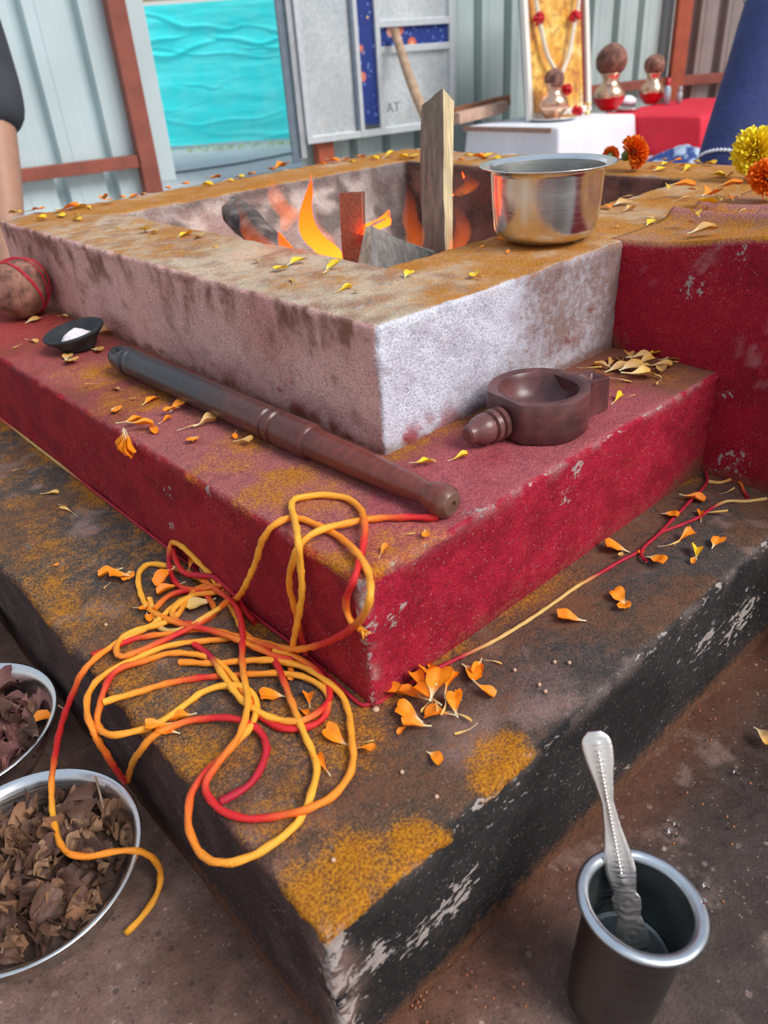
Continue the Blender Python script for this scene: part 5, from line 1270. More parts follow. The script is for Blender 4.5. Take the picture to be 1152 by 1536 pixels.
petals('on the far right of the rim', zp, [(990, 256, 350, 20, 'y'), (1000, 247, 340, 22, 'y'), (1012, 244, 0, 20, 'o'), (1030, 256, 350, 34, 'y'), (1020, 252, 10, 22, 'o'), (1060, 247, 10, 28, 'y'), (1048, 244, 200, 20, 'y'), (1074, 265, 0, 24, 'y'), (1092, 266, 340, 26, 'w'), (975, 252, 0, 14, 'o'), (995, 240, 0, 10, 'p')], 'on the far right of the rim')
petals('lying in the middle bowl', 0.040, [(60, 1082, 330, 34, 'o')], 'in the middle bowl')
petals('curled on the wet floor at the right edge', 0.002, [(1142, 1106, 40, 34, 'w')], 'on the wet floor')

# ------------------------------------------------------------------ whole marigold flower heads
def marigold(loc, r, cols, label, tilt, seed, flat=0.85):
    rng = random.Random(seed)
    root = empty('marigold_flower', loc); tag(root, label, 'flower', 'whole marigold heads on the altar')
    T = Euler(tilt).to_matrix().to_4x4()
    V = []; F = []; C = []
    N = 210
    for k in range(N):
        z = 1 - 1.55 * (k + 0.5) / N; a = k * 2.39996
        rr = math.sqrt(max(0, 1 - z * z))
        d = Vector((rr * math.cos(a), rr * math.sin(a), z)).normalized()
        sdir = d.orthogonal().normalized(); sdir.rotate(Matrix.Rotation(rng.uniform(0, 6.28), 3, d)); t2 = d.cross(sdir)
        L = r * rng.uniform(0.88, 1.08); w = r * rng.uniform(0.16, 0.26)
        b0 = len(V); n = 5
        for i, t in enumerate((0.25, 0.6, 0.82, 0.95, 1.02)):
            ww = w * (0.3, 0.75, 1.0, 1.1, 0.85)[i]
            for j in range(4):
                v = -1 + 2 * j / 3
                q = d * L * t * (1.0) + sdir * v * ww * 0.5 + t2 * (w * 0.25 * (v * v) + (t > 0.8) * w * 0.18 * math.sin(5 * v + k)) * (1 if k % 2 else -1) - d * (0.05 * L * abs(math.sin(4 * v + k)) * (t > 0.9))
                q = Vector((q.x, q.y, q.z * flat))
                V.append(q); f = t ** 2
                C.append(np.array(cols[0]) * (1 - f) + np.array(cols[1]) * f)
        for i in range(n - 1):
            for j in range(3): F.append((b0 + i * 4 + j, b0 + i * 4 + j + 1, b0 + (i + 1) * 4 + j + 1, b0 + (i + 1) * 4 + j))
    V = xf(np.array([tuple(v) for v in V]), T); lo = V[:, 2].min(); V[:, 2] -= lo
    mkobj('petals', V, F, M_PETAL, root, attrs={'paint': np.array(C)})
    vc, fc = lathe([(0.0, -r * 0.75), (r * 0.22, -r * 0.72), (r * 0.34, -r * 0.4), (r * 0.30, -r * 0.1), (0, 0)], 14)
    vc = xf(vc, T); vc[:, 2] = np.maximum(vc[:, 2] - lo, 0.0004)
    mkobj('calyx', vc, fc, simple('calyx_green', lin(96, 112, 52), 0.6), root)
mo = at(948, 256, Z1); marigold((mo[0], mo[1], Z1 + .001), 0.0245, (lin(230, 90, 6), lin(250, 126, 10)), 'orange marigold head on the far rim behind the steel pot', (1.1, 0.5, 0.4), 1)
mo = at(915, 248, Z1); marigold((mo[0], mo[1], Z1 + .001), 0.014, (lin(206, 74, 6), lin(236, 108, 10)), 'small flattened orange marigold beside the larger one behind the pot', (0.2, 1.4, 0.4), 5, 0.55)
mo = at(1128, 272, Z1); marigold((mo[0], mo[1], Z1 + .002), 0.033, (lin(248, 200, 10), lin(255, 232, 48)), 'full yellow marigold head on the right of the rim', (0.7, -0.8, 0), 2)
mo = at(1146, 300, Z1 + .004); marigold((mo[0], mo[1], Z1 + .007), 0.024, (lin(230, 90, 6), lin(250, 126, 10)), 'orange marigold head at the right edge in front of the yellow one', (0.5, -0.4, 0.3), 3)

# ------------------------------------------------------------------ the shed behind
W0 = np.array([1.683, 3.465, 0.0]); WD = np.array([0.98092, -0.19446, 0.0]); WN = np.array([-0.19446, -0.98092, 0.0])   # WN points into the shed
def w1(px, py, off=0.0): return on_plane(px, py, W0 + WN * off, WN)
def ws(s, z, off=0.0): return W0 + WD * s + WN * off + np.array([0, 0, z])
def sheet_wall(name, s0, s1, z0, z1, mat, org=W0, d=WD, n=WN, off=0.0, pitch=0.215, groove=0.036, depth=0.055, phase=0.0, label='', gmat=None):
    xs = [(s0, 0)]
    k = math.floor((s0 - phase) / pitch)
    while phase + k * pitch < s1:
        g = phase + k * pitch
        for a, b in ((-groove / 2 - 0.010, 0), (-groove / 2, -depth), (groove / 2, -depth), (groove / 2 + 0.010, 0)):
            if s0 < g + a < s1: xs.append((g + a, b))
        for q in (0.33, 0.36, 0.64, 0.67):          # shallow stiffening beads on the flats
            if s0 < g + q * pitch < s1: xs.append((g + q * pitch, 0.003 if q in (0.36, 0.64) else 0))
        k += 1
    xs.append((s1, 0)); xs.sort()
    V = []
    for s, o in xs:
        for z in (z0, z1): V.append(org + d * s + n * (off + o) + np.array([0, 0, z]))
    F = grid_faces(len(xs), 2)
    ob = mkobj(name, V, F, mat, smooth=False)
    so = ob.modifiers.new('thick', 'SOLIDIFY'); so.thickness = 0.0015; so.offset = 0
    tag(ob, label, 'wall', kind='structure')
    return ob
SHEET = simple('pale_blue_grey_sheet', lin(192, 208, 212), 0.45, var=0.06, scale=3, bump=0.05)
SHEET2 = simple('grey_green_sheet', lin(176, 192, 190), 0.42, var=0.08, scale=3, bump=0.05)
SHEET3 = simple('shaded_sheet', lin(150, 138, 134), 0.5, var=0.10, scale=3, bump=0.05)  # browned and darkened tone paints in the shade on the right wall
OXIDE = simple('red_oxide_steel', lin(142, 76, 62), 0.6, var=0.18, scale=9, bump=0.15)
OXIDE2 = simple('orange_oxide_steel', lin(172, 84, 56), 0.6, var=0.18, scale=9, bump=0.15)
GREYM = simple('galvanised_trim', lin(190, 194, 198), 0.42, 0.6, var=0.1, scale=20)

sheet_wall('wall_left', -2.4, 0.05, 0.0, 2.5, SHEET, off=-0.045, phase=-0.14, label='pale blue-grey corrugated sheet wall left of the doorway')
sheet_wall('wall_back', 0.80, 3.38, 0.0, 2.5, SHEET2, off=-0.05, phase=0.9, pitch=0.20, label='grey-green corrugated sheet wall behind the shrine')
XR = np.array([0.763, -0.6466, 0.0]); XRN = np.array([-0.6466, -0.763, 0.0])
P2 = ws(3.38, 0)
sheet_wall('wall_right', 0.0, 2.8, 0.0, 2.5, SHEET3, org=P2, d=XR, n=XRN, phase=0.1, pitch=0.16, label='brownish corrugated sheet wall right of the orange post')

def bar(name, a, b, w, t, mat, label=None, cat=None, kind=None, parent=None, up=(0, 0, 1), off=None, bw=0.002):
    a = np.array(a, float); b = np.array(b, float); L = np.linalg.norm(b - a)
    V, F = box_vf(0, L, -w / 2, w / 2, -t / 2, t / 2)
    M = frame_matrix((0, 0, 0), b - a, up)
    V = xf(V, M)
    if parent is None: o = mkobj(name, V, F, mat, smooth=False, loc=a)
    else: o = mkobj(name, V + a - np.array(parent.location), F, mat, parent, smooth=False)
    bevel(o, bw)
    return tag(o, label, cat, kind=kind)
# square door post and wall rail
bar('trim_1', ws(0.02, 0), ws(0.02, 2.5), 0.075, 0.075, OXIDE, 'rust-brown steel door post left of the blue tarpaulin', 'post', 'structure', up=tuple(WN))
bar('trim_2', ws(-2.4, 0.20, 0.0), ws(-0.02, 0.20, 0.0), 0.05, 0.045, OXIDE, 'rust-brown horizontal rail across the left sheet wall', 'rail', 'structure', up=tuple(WN))
bar('trim_3', ws(0.105, 0.10, -0.03), ws(0.105, 2.5, -0.03), 0.085, 0.004, SHEET, 'pale folded sheet edge beside the rust-brown door post', 'trim', 'structure', up=tuple(WN))
bar('trim_4', ws(0.90, 0, 0.01), ws(0.90, 2.4, 0.01), 0.085, 0.06, OXIDE2, 'orange-red post under the steel door leaf', 'post', 'structure', up=tuple(WN))
bar('trim_5', P2 + XRN * 0.05, P2 + XRN * 0.05 + np.array([0, 0, 2.5]), 0.085, 0.07, OXIDE2, 'orange-red corner post at the right of the shrine', 'post', 'structure', up=tuple(XRN))
bar('trim_6', P2 + XR * 0.05 + XRN * 0.03 + np.array([0, 0, 0.27]), P2 + XR * 2.6 + XRN * 0.03 + np.array([0, 0, 0.27]), 0.055, 0.04, OXIDE, 'dark rust rail across the brownish right wall', 'rail', 'structure', up=tuple(XRN))
bar('trim_7', ws(2.55, 0.27, 0.0), ws(3.34, 0.27, 0.0), 0.05, 0.04, OXIDE, 'rust rail low on the wall behind the copper pots', 'rail', 'structure', up=tuple(WN))

# outside ground
g = NT('outside_ground'); gn = g.noise(3.0, 6, 0.6); g2 = g.noise(40, 4, 0.6)
g.pbsdf(g.mix(g.rng(g2, 0.3, 0.7), g.mix(g.rng(gn, 0.4, 0.6), lin(206, 206, 208), lin(226, 224, 220)), lin(190, 190, 192)), 0.9, 0, g.bump(g2, 0.4, 0.01))
V, F = box_vf(-6, 14, 3.76, 16, -0.05, -0.004); o = mkobj('ground_outside', V, F, g.m, smooth=False); tag(o, 'bright grey ground outside the doorway', 'ground', kind='structure')
V, F = box_vf(4.9, 12, -6, 3.76, -0.05, -0.006); o = mkobj('ground_outside', V, F, g.m, smooth=False); tag(o, 'grey ground beyond the right wall', 'ground', kind='structure')
# dark cable lying across the threshold
P = catmull([at(232, 263, .006), at(300, 254, .006), at(370, 243, .006), at(445, 228, .006)], 0.05)
V, F = tube(P, 0.006, 6); o = mkobj('cable', V - P[0], F, simple('black_cable', lin(90, 90, 92), 0.6), loc=P[0]); tag(o, 'thin dark cable lying across the ground in the doorway', 'cable')

# blue tarpaulin
def tarp():
    T0 = at(335, 219, 0.0); org = np.array([T0[0], T0[1], 0])
    n, m = 130, 200; s0, s1 = -2.0, 1.9
    ztop = on_plane(320, 3, org, HF)[2]
    V = []
    S = np.linspace(s0, s1, n); T = np.linspace(0, 1, m)
    X, Y = np.meshgrid(S, T, indexing='ij'); Q = np.stack([X, Y, 0 * X], -1).reshape(-1, 3)
    q1 = fbm(Q * np.array([0.55, 3.2, 1]), 1.6, 3, 3) - 0.5
    dep = 0.06 * q1 + 0.015 * (fbm(Q * np.array([1.5, 7, 1]), 2, 8) - 0.5)
    rg = np.random.default_rng(5)
    for k in range(20):          # slack creases between the tie points
        c_s = rg.uniform(-1.3, 1.2); t0 = rg.uniform(0.06, 0.97); half = rg.uniform(0.25, 0.9); sag = rg.uniform(0.03, 0.16); slope = rg.uniform(-0.10, 0.10)
        x = (Q[:, 0] - c_s) / half
        line = t0 - sag * (1 - x * x) + slope * x + 0.012 * np.sin(9 * x + k)
        d = Q[:, 1] - line; w = rg.uniform(0.006, 0.014)
        dep = dep + rg.uniform(0.006, 0.022) * np.exp(-(d / w) ** 2) * np.clip(1 - x * x, 0, 1) - 0.004 * np.exp(-((d + 1.8 * w) / w) ** 2) * np.clip(1 - x * x, 0, 1)
    z = Q[:, 1] * (ztop + 0.02 - 0.03 * (1 - (Q[:, 0] / 1.6) ** 2))
    z = z + 0.015 + (1 - Q[:, 1]) * 0.03 * (fbm(np.stack([Q[:, 0] * 3, Q[:, 0] * 0, Q[:, 0] * 0], 1), 1, 5) - 0.3)
    P = org + XR[None] * Q[:, :1] - HF[None] * dep[:, None]; P[:, 2] = z
    t = NT('cyan_tarpaulin'); nz = t.noise(6, 4)
    c = t.mix(t.rng(nz, 0.35, 0.7), lin(70, 250, 254), lin(110, 254, 255))
    p = t.n('ShaderNodeBsdfPrincipled'); t.set(p, 'Base Color', c); t.set(p, 'Roughness', 0.38)
    tr = t.n('ShaderNodeBsdfTranslucent'); t.set(tr, 'Color', c)
    mx = t.n('ShaderNodeMixShader'); mx.inputs[0].default_value = 0.25
    t.t.links.new(p.outputs[0], mx.inputs[1]); t.t.links.new(tr.outputs[0], mx.inputs[2]); t.t.links.new(mx.outputs[0], t.out.inputs[0])
    o = mkobj('tarpaulin', P - org, grid_faces(n, m), t.m, loc=org)
    tag(o, 'bright cyan tarpaulin hanging in folds outside the doorway', 'tarpaulin')
    # pole the tarpaulin hangs from
    bar('tarpaulin_pole', org + XR * s0 + np.array([0, 0, ztop + 0.05]) + HF * 0.04, org + XR * s1 + np.array([0, 0, ztop + 0.045]) + HF * 0.04, 0.03, 0.03, simple('bamboo', lin(190, 160, 120), 0.6), 'thin pale pole carrying the cyan tarpaulin', 'pole')
    # strip of grass and litter at its foot
    gm = simple('dry_grass', lin(190, 206, 150), 0.9, var=0.25, scale=12)
    b = []
    for k in range(700):
        s = random.uniform(s0, s1); f = random.uniform(0.02, 0.35); h = random.uniform(0.01, 0.035); a = random.uniform(0, 6.28); w = 0.006
        p0 = org + XR * s - HF * f
        b.append((np.array([p0 + np.array([w * math.cos(a), w * math.sin(a), 0]), p0 - np.array([w * math.cos(a), w * math.sin(a), 0]), p0 + np.array([0.02 * math.sin(a), 0.02 * math.cos(a), h])]), [(0, 1, 2)]))
    v, f = merge(*b); o = mkobj('grass', v, f, gm, smooth=False); tag(o, 'pale sparse grass along the foot of the tarpaulin', 'grass', kind='stuff')
tarp()

# steel door leaf with galvanised panels and blue floral strips
def door_leaf():
    root = empty('steel_door', ws(1.25, 0.17, 0.05)); tag(root, 'galvanised steel door leaf with blue floral strips standing beside the opening', 'door')
    off = np.array(root.location)
    t = NT('galvanised_sheet'); n1 = t.noise(5, 5, 0.7); n2 = t.noise(60, 3, 0.6)
    c = t.mix(t.rng(n1, 0.35, 0.65), lin(206, 214, 218), lin(238, 242, 242)); c = t.mix(t.math('MULTIPLY', t.rng(n2, 0.3, 0.7), 0.35), c, lin(156, 166, 174))
    GAL = t.pbsdf(c, t.rng(n1, 0.3, 0.7, 0.42, 0.28), 0.55, t.bump(n2, 0.12, 0.004))
    t = NT('blue_floral_cloth'); vo = t.n('ShaderNodeTexVoronoi'); vo.inputs['Scale'].default_value = 13; t.t.links.new(t.coord(), vo.inputs['Vector'])
    vo2 = t.n('ShaderNodeTexVoronoi'); vo2.inputs['Scale'].default_value = 34; t.t.links.new(t.coord(), vo2.inputs['Vector'])
    base = t.mix(t.rng(vo2.outputs['Distance'], 0.10, 0.30, 1, 0), lin(24, 50, 128), lin(110, 140, 206))
    fl = t.rng(vo.outputs['Distance'], 0.28, 0.36, 1, 0); pick = t.rng(t.n('ShaderNodeSeparateColor').outputs[0], 0, 1)
    sc_ = t.n('ShaderNodeSeparateColor'); t.t.links.new(vo.outputs['Color'], sc_.inputs[0])
    fcol = t.ramp(sc_.outputs[0], [(0.0, lin(206, 92, 76)), (0.5, lin(214, 128, 104)), (0.8, lin(190, 208, 226))])
    cc = t.mix(t.math('MULTIPLY', fl, t.rng(sc_.outputs[1], 0.35, 0.4)), base, fcol)
    cc = t.mix(t.rng(vo.outputs['Distance'], 0.06, 0.12, 1, 0), cc, lin(230, 190, 120))
    FLORAL = t.pbsdf(cc, 0.6)
    FR = simple('door_frame_steel', lin(206, 212, 216), 0.4, 0.3, var=0.06)
    FRD = simple('door_edge_steel', lin(120, 132, 146), 0.45, 0.4, var=0.1)
    z0, z1 = 0.185, 2.15
    sL = np.dot(w1(447, 100, 0.05) - W0, WD); sR = np.dot(w1(678, 100, 0.05) - W0, WD)
    sA0 = np.dot(w1(536, 100, .05) - W0, WD); sA1 = np.dot(w1(564, 100, .05) - W0, WD)
    zc1 = w1(620, 37, .05)[2]; zc0 = w1(620, 68, .05)[2]
    def panel(name, s0, s1, za, zb, mat, o=0.05, th=0.006):
        a = ws(s0, (za + zb) / 2, o); b = ws(s1, (za + zb) / 2, o)
        return bar(name, a, b, zb - za, th, mat, parent=root, up=tuple(WN), bw=0.001)
    panel('left_panel', sL + 0.02, sA0, z0 + .02, z1, GAL)
    low_p = panel('lower_panel', sA1, sR - 0.02, z0 + .02, zc0, GAL)
    panel('upper_panel', sA1, sR - 0.02, zc1, z1, GAL)
    panel('floral_strip', sA0, sA1, z0 + .05, z1, FLORAL, 0.053)
    panel('floral_strip', sA1, sR - 0.02, zc0, zc1, FLORAL, 0.053)
    panel('frame_bar', sL, sR, z0, z0 + .03, FR, 0.06, 0.022)
    for s, m_, w_ in ((sL, FR, .028), (sR - .028, FR, .028), (sA0 - .016, FR, .022), (sA1 - .004, FR, .026)):
        panel('frame_bar', s, s + w_, z0, z1, m_, 0.062, 0.022)
    panel('frame_bar', sA1 + .02, sR - .028, zc0 - .024, zc0 + .004, FR, 0.062, 0.02)
    panel('frame_bar', sA1 + .02, sR - .028, zc1 - .004, zc1 + .024, FR, 0.062, 0.02)
    panel('edge_strip', sA0 - .03, sA0 - .018, z0 + .03, z1, FRD, 0.061, 0.02)
    panel('hinge_stile', sL - .07, sL - .035, z0 - .08, z1, FRD, 0.03, 0.02)
    panel('hinge_stile', sL - .032, sL - .004, z0 - .06, z1, GREYM, 0.045, 0.025)
    # stencilled letters on the lower panel
    cu = bpy.data.curves.new('letters', 'FONT'); cu.body = 'AT'; cu.size = 0.062; cu.extrude = 0.0008
    tmp = bpy.data.objects.new('tmp', cu); COL.objects.link(tmp)
    dg = bpy.context.evaluated_depsgraph_get(); me = bpy.data.meshes.new_from_object(tmp.evaluated_get(dg)); bpy.data.objects.remove(tmp)
    me.materials.clear(); me.materials.append(simple('stencil_grey', lin(120, 128, 134), 0.6))
    lt = bpy.data.objects.new('lettering', me); COL.objects.link(lt); lt.parent = low_p
    p = w1(512, 178, 0.0545)
    # panel sits behind the shaft; letters at the left of the lower panel
    p = W0 + WD * (sA1 + 0.045) + WN * 0.0545 + np.array([0, 0, w1(520, 176, .05)[2]])
    M = frame_matrix(p - off, WD, WN)
    lt.matrix_local = M
    lt['label'] = 'grey stencilled letters AT'
door_leaf()

# stick leaning on the door
WOODP = simple('pale_wood', lin(176, 146, 120), 0.7, var=0.2, scale=30, bump=0.2)
a = at(672, 268, 0.016); b = w1(592, 46, 0.10)
P = catmull([a, a + (b - a) * 0.3 + np.array([.006, .004, 0]), a + (b - a) * 0.65 + np.array([-.008, 0.006, 0]), b], 0.05); V, F = tube(P, np.linspace(0.026, 0.021, len(P)), 10)
o = mkobj('wooden_stick', V - a, F, WOODP, loc=a); tag(o, 'pale wooden stick leaning against the steel door leaf', 'stick')
# lengths of timber by the wall
for k, (p0, p1, w_, c_, lab) in enumerate([((684, 178), (757, 160), .05, lin(196, 160, 140), 'pale timber offcut lying at the foot of the back wall'), ((680, 170), (762, 150), .04, lin(170, 112, 82), 'brown plank lying behind the pale offcut at the back wall')]):
    q0 = w1(*p0, 0.30 - 0.16 * k); q1 = w1(*p1, 0.26 - 0.16 * k)
    z = 0.17 + 0.05 * k
    o = bar('timber', q0, q1, w_, 0.05, simple('timber', c_, 0.7, var=0.2, scale=20), lab, 'timber')

# ------------------------------------------------------------------ the shrine
CL = simple('white_cloth', lin(232, 234, 242), 0.8, var=0.04, scale=8, bump=0.25, bscale=18, bdist=0.01)
REDCL = simple('red_cloth', lin(222, 34, 60), 0.65, var=0.10, scale=8, bump=0.3, bscale=16, bdist=0.012)
WOODB = simple('platform_wood', lin(168, 132, 118), 0.7, var=0.15)
PC = at(835, 262, 0.0); PZ = 0.20
px1 = at_y(952, 176, PC[1])[0]; py1 = PC[1] + 0.56
def draped(name, x0, x1, y0, y1, z, mat, label, seed, hem=0.01, amp=0.008):
    """cloth over a platform: top plus four hanging sides with ripples"""
    prof = [(0.45, z), (0.2, z), (0.03, z), (0.006, z - 0.003), (0.0, z - 0.012), (-0.004, z * 0.7), (-0.010, z * 0.4), (-0.014, hem)]
    hx, hy = (x1 - x0) / 2, (y1 - y0) / 2; cx, cy = (x0 + x1) / 2, (y0 + y1) / 2
    n = 40; per = [(-1, 1 - 2 * k / n) for k in range(n)] + [(-1 + 2 * k / n, -1) for k in range(n)] + [(1, -1 + 2 * k / n) for k in range(n)] + [(1 - 2 * k / n, 1) for k in range(n)]
    V = []
    for (u, v) in per:
        for i, (d, zz) in enumerate(prof):
            dd = min(d, hx * 0.98, hy * 0.98)
            V.append((cx + u * (hx - dd), cy + v * (hy - dd), zz))
    V = np.array(V); f = sstep(z, 0, V[:, 2])
    V[:, 0] += amp * 2 * f * (fbm(V * np.array([1, 1, 0.15]), 11, seed) - 0.5) * 2; V[:, 1] += amp * 2 * f * (fbm(V * np.array([1, 1, 0.15]), 11, seed + 9) - 0.5) * 2
    V[:, 2] += 0.004 * (fbm(V, 9, seed + 4) - 0.5)
    F = grid_faces(len(per), len(prof), cu=True)
    b = np.array([cx, cy, 0.0])
    F.append(tuple(k * len(prof) for k in reversed(range(len(per)))))
    o = mkobj(name, V - b, F, mat, loc=b)
    return tag(o, label, 'platform')
draped('draped_platform', PC[0], px1, PC[1], py1, PZ, CL, 'low platform under a white cloth holding the framed picture', 3)
# wooden edge showing along the left side of the white platform
bar('platform_edge', [PC[0] - 0.028, PC[1] + 0.02, PZ - 0.012], [PC[0] - 0.028, py1, PZ - 0.012], 0.012, 0.022, WOODB, 'bare wooden board edge along the left of the white platform', 'board')
RC = at(905, 232, 0.0)
rz = 0.155
rx0 = px1 + 0.03; ry0 = at(960, 212, 0.0)[1] - 0.25
draped('draped_platform', rx0, rx0 + 1.05, 1.98, 2.62, 0.185, REDCL, 'long low platform under a bright red cloth holding copper pots', 7)
# patterned mat
t = NT('patterned_mat'); ck = t.noise(30, 4, 0.6); v3 = t.n('ShaderNodeTexVoronoi'); v3.inputs['Scale'].default_value = 16; t.t.links.new(t.coord(), v3.inputs['Vector'])
c = t.mix(t.rng(v3.outputs['Distance'], 0.25, 0.4), lin(226, 204, 206), lin(198, 96, 110)); c = t.mix(t.rng(ck, 0.5, 0.62), c, lin(236, 226, 226))
MATM = t.pbsdf(c, 0.9)
V, F = box_vf(2.05, 4.2, 1.0, 2.2, 0.002, 0.012); o = mkobj('floor_mat', V, F, MATM, smooth=False); tag(o, 'pink and white patterned mat spread before the red platform', 'mat')

def framed_picture():
    yf = PC[1] + 0.30
    bl = at_y(793, 168, yf); br = at_y(886, 150, yf)
    x0, x1 = bl[0], br[0]; z0 = PZ + 0.004
    w = x1 - x0; h = w * 1.35
    root = empty('framed_picture', ((x0 + x1) / 2, yf, z0)); tag(root, 'framed golden devotional print hung with a flower garland on the white platform', 'picture')
    lean = Matrix.Rotation(math.radians(-7), 4, 'X')
    def pt(name, a0, a1, b0, b1, y0, y1, mat, sm=False):
        V, F = box_vf(a0 * w - w / 2, a1 * w - w / 2, y0, y1, b0 * h, b1 * h); return bevel(mkobj(name, xf(V, lean), F, mat, root, smooth=sm), 0.002)
    FW = simple('white_frame', lin(236, 234, 226), 0.4, var=0.03); FG = simple('frame_side_grey', lin(120, 122, 128), 0.4, 0.5)
    for q in ((0, 0.06, 0, 1), (0.94, 1, 0, 1), (0.06, 0.94, 0, 0.045), (0.06, 0.94, 0.955, 1)): pt('frame_bar', *q, -0.012, 0.014, FW)
    pt('backing', 0.0, 1.0, 0.0, 1.0, 0.0141, 0.02, FG)
    t = NT('golden_print'); tc = t.coord(); n1 = t.noise(9, 4, 0.6); n2 = t.noise(26, 3, 0.6)
    c = t.ramp(n1, [(0.30, lin(196, 122, 60)), (0.45, lin(226, 168, 70)), (0.58, lin(240, 206, 110)), (0.72, lin(236, 226, 196))])
    c = t.mix(t.math('MULTIPLY', t.rng(n2, 0.5, 0.62), 0.5), c, lin(150, 84, 60))
    pt('print', 0.06, 0.90, 0.045, 0.955, 0.004, 0.010, t.pbsdf(c, 0.3))
    pt('print_border', 0.90, 0.94, 0.045, 0.955, 0.003, 0.010, simple('maroon_border', lin(130, 52, 50), 0.4))
    # garland: two strings of white buds meeting low, red blossoms
    gr = empty('flower_garland', ((x0 + x1) / 2, yf - 0.02, z0)); tag(gr, 'white bud garland with red blossoms draped over the framed print', 'garland')
    off = np.array(gr.location)
    WB = simple('white_buds', lin(240, 232, 214), 0.7, var=0.06, scale=80, bump=0.4); RB = simple('red_blossom', lin(204, 24, 40), 0.6, var=0.25, scale=60)
    def yy(z): return yf - 0.030 + (z - z0) * 0.12
    def gp(px, py):
        p = at_y(px, py, yf - 0.03); p = at_y(px, py, yy(p[2])); return p
    ends = [[(797, -70), (804, 0), (812, 45), (822, 85), (838, 112)], [(874, -70), (868, 0), (860, 45), (853, 82), (842, 112)]]
    for e in ends:
        P = catmull([gp(*q) for q in e], 0.012)
        pr = []
        for i, p in enumerate(P):
            v, f = lathe([(0, -0.008), (0.010, -0.005), (0.013, 0.0), (0.010, 0.005), (0, 0.008)], 8); pr.append((v + p - off, f))
        v, f = merge(*pr); o = mkobj('bud_string', v, f, WB, gr); o['kind'] = 'stuff'
    for k, q in enumerate([(808, 28), (863, 25), (850, 134), (858, 172)]):
        p = gp(*q); pr = []
        if k == 3: p = np.array([p[0], yf - 0.06, PZ + 0.022])
        for j in range(26):
            d = RNG.normal(size=3); d /= np.linalg.norm(d); v, f = lathe([(0, 0), (0.010, 0.016), (0.012, 0.028), (0, 0.034)], 5)
            M = Vector(d).to_track_quat('Z', 'Y').to_matrix().to_4x4(); pr.append((xf(v, M) * 0.9 + p - off, f))
        v, f = merge(*pr)
        if k < 3: mkobj('red_blossom', v, f, RB, gr, smooth=False)
        else:
            o = mkobj('red_blossom', v + off - p, f, RB, None, smooth=False, loc=p); tag(o, 'small red blossom lying on the white cloth beside the steel plate', 'flower')
framed_picture()

COCO_MESH = None
def kalash(px, py, z, wpx, hpx, label, clab, band, cw, seed):
    p = at(px, py, z); dep = (R @ (p - C0))[2]
    k = wpx * dep / FPX / 2; H = hpx * dep / FPX * 1.02
    root = empty('copper_pot', (p[0], p[1], z)); tag(root, label, 'pot', 'copper pots of the shrine')
    prof = [(0, 0), (0.50, 0), (0.52, 0.03), (0.62, 0.08), (0.88, 0.22), (1.0, 0.38), (0.97, 0.50), (0.80, 0.62), (0.60, 0.70), (0.50, 0.78), (0.50, 0.88), (0.58, 0.95), (0.66, 1.0), (0.62, 1.0), (0.52, 0.94), (0.44, 0.86), (0.44, 0.78), (0.0, 0.74)]
    V, F = lathe([(a * k, b * H) for a, b in prof], 36); mkobj('pot_body', V, F, COPPER, root)
    if band:
        V, F = lathe([(a * k + 0.0015, b * H) for a, b in [(0.52, 0.02), (0.62, 0.08), (0.88, 0.22), (1.0, 0.36)]], 36); mkobj('red_cloth_band', V, F, simple('vermilion_band', lin(206, 26, 36), 0.4), root)
    r = cw * dep / FPX / 2
    V, F, c = coconut_mesh(r, seed, 0.92)
    M = Matrix.Rotation(random.uniform(-0.4, 0.4), 4, 'X') @ Matrix.Rotation(random.uniform(-0.4, 0.4), 4, 'Y'); V = xf(V, M)
    zc = z + H * 1.0 + r * math.sqrt(max(0.08, 1 - (0.66 * k / r) ** 2)) * 0.95
    V2 = V.copy(); lo = V2[:, 2].min()
    o = mkobj('coconut', V2 - np.array([0, 0, lo]), F, M_COCO, None, attrs={'paint': c * 1.05}, loc=(p[0], p[1], zc + lo))
    tag(o, clab, 'coconut', 'coconuts on the copper pots')
kalash(829, 178, PZ + 0.010, 44, 46, 'copper pot on a steel plate in front of the framed print', 'coconut in the mouth of the copper pot on the plate', False, 30, 3)
kalash(912, 166, 0.188, 46, 48, 'larger copper pot with a red band beside the framed print', 'largest round coconut on the middle copper pot', True, 45, 6)
kalash(976, 156, 0.188, 36, 40, 'smaller copper pot with a red band farthest right', 'pointed coconut on the rightmost copper pot', True, 30, 8)
p = at(829, 180, PZ + .002); V, F = lathe([(0, 0.001), (0.10, 0.001), (0.115, 0.006), (0.125, 0.012), (0.123, 0.014), (0.112, 0.009), (0.10, 0.004), (0, 0.004)], 48)
o = mkobj('steel_plate', V * np.array([0.98, 0.98, 1]), F, STEEL_B, loc=(p[0], p[1], PZ + 0.003)); tag(o, 'round steel plate under the front copper pot', 'plate')
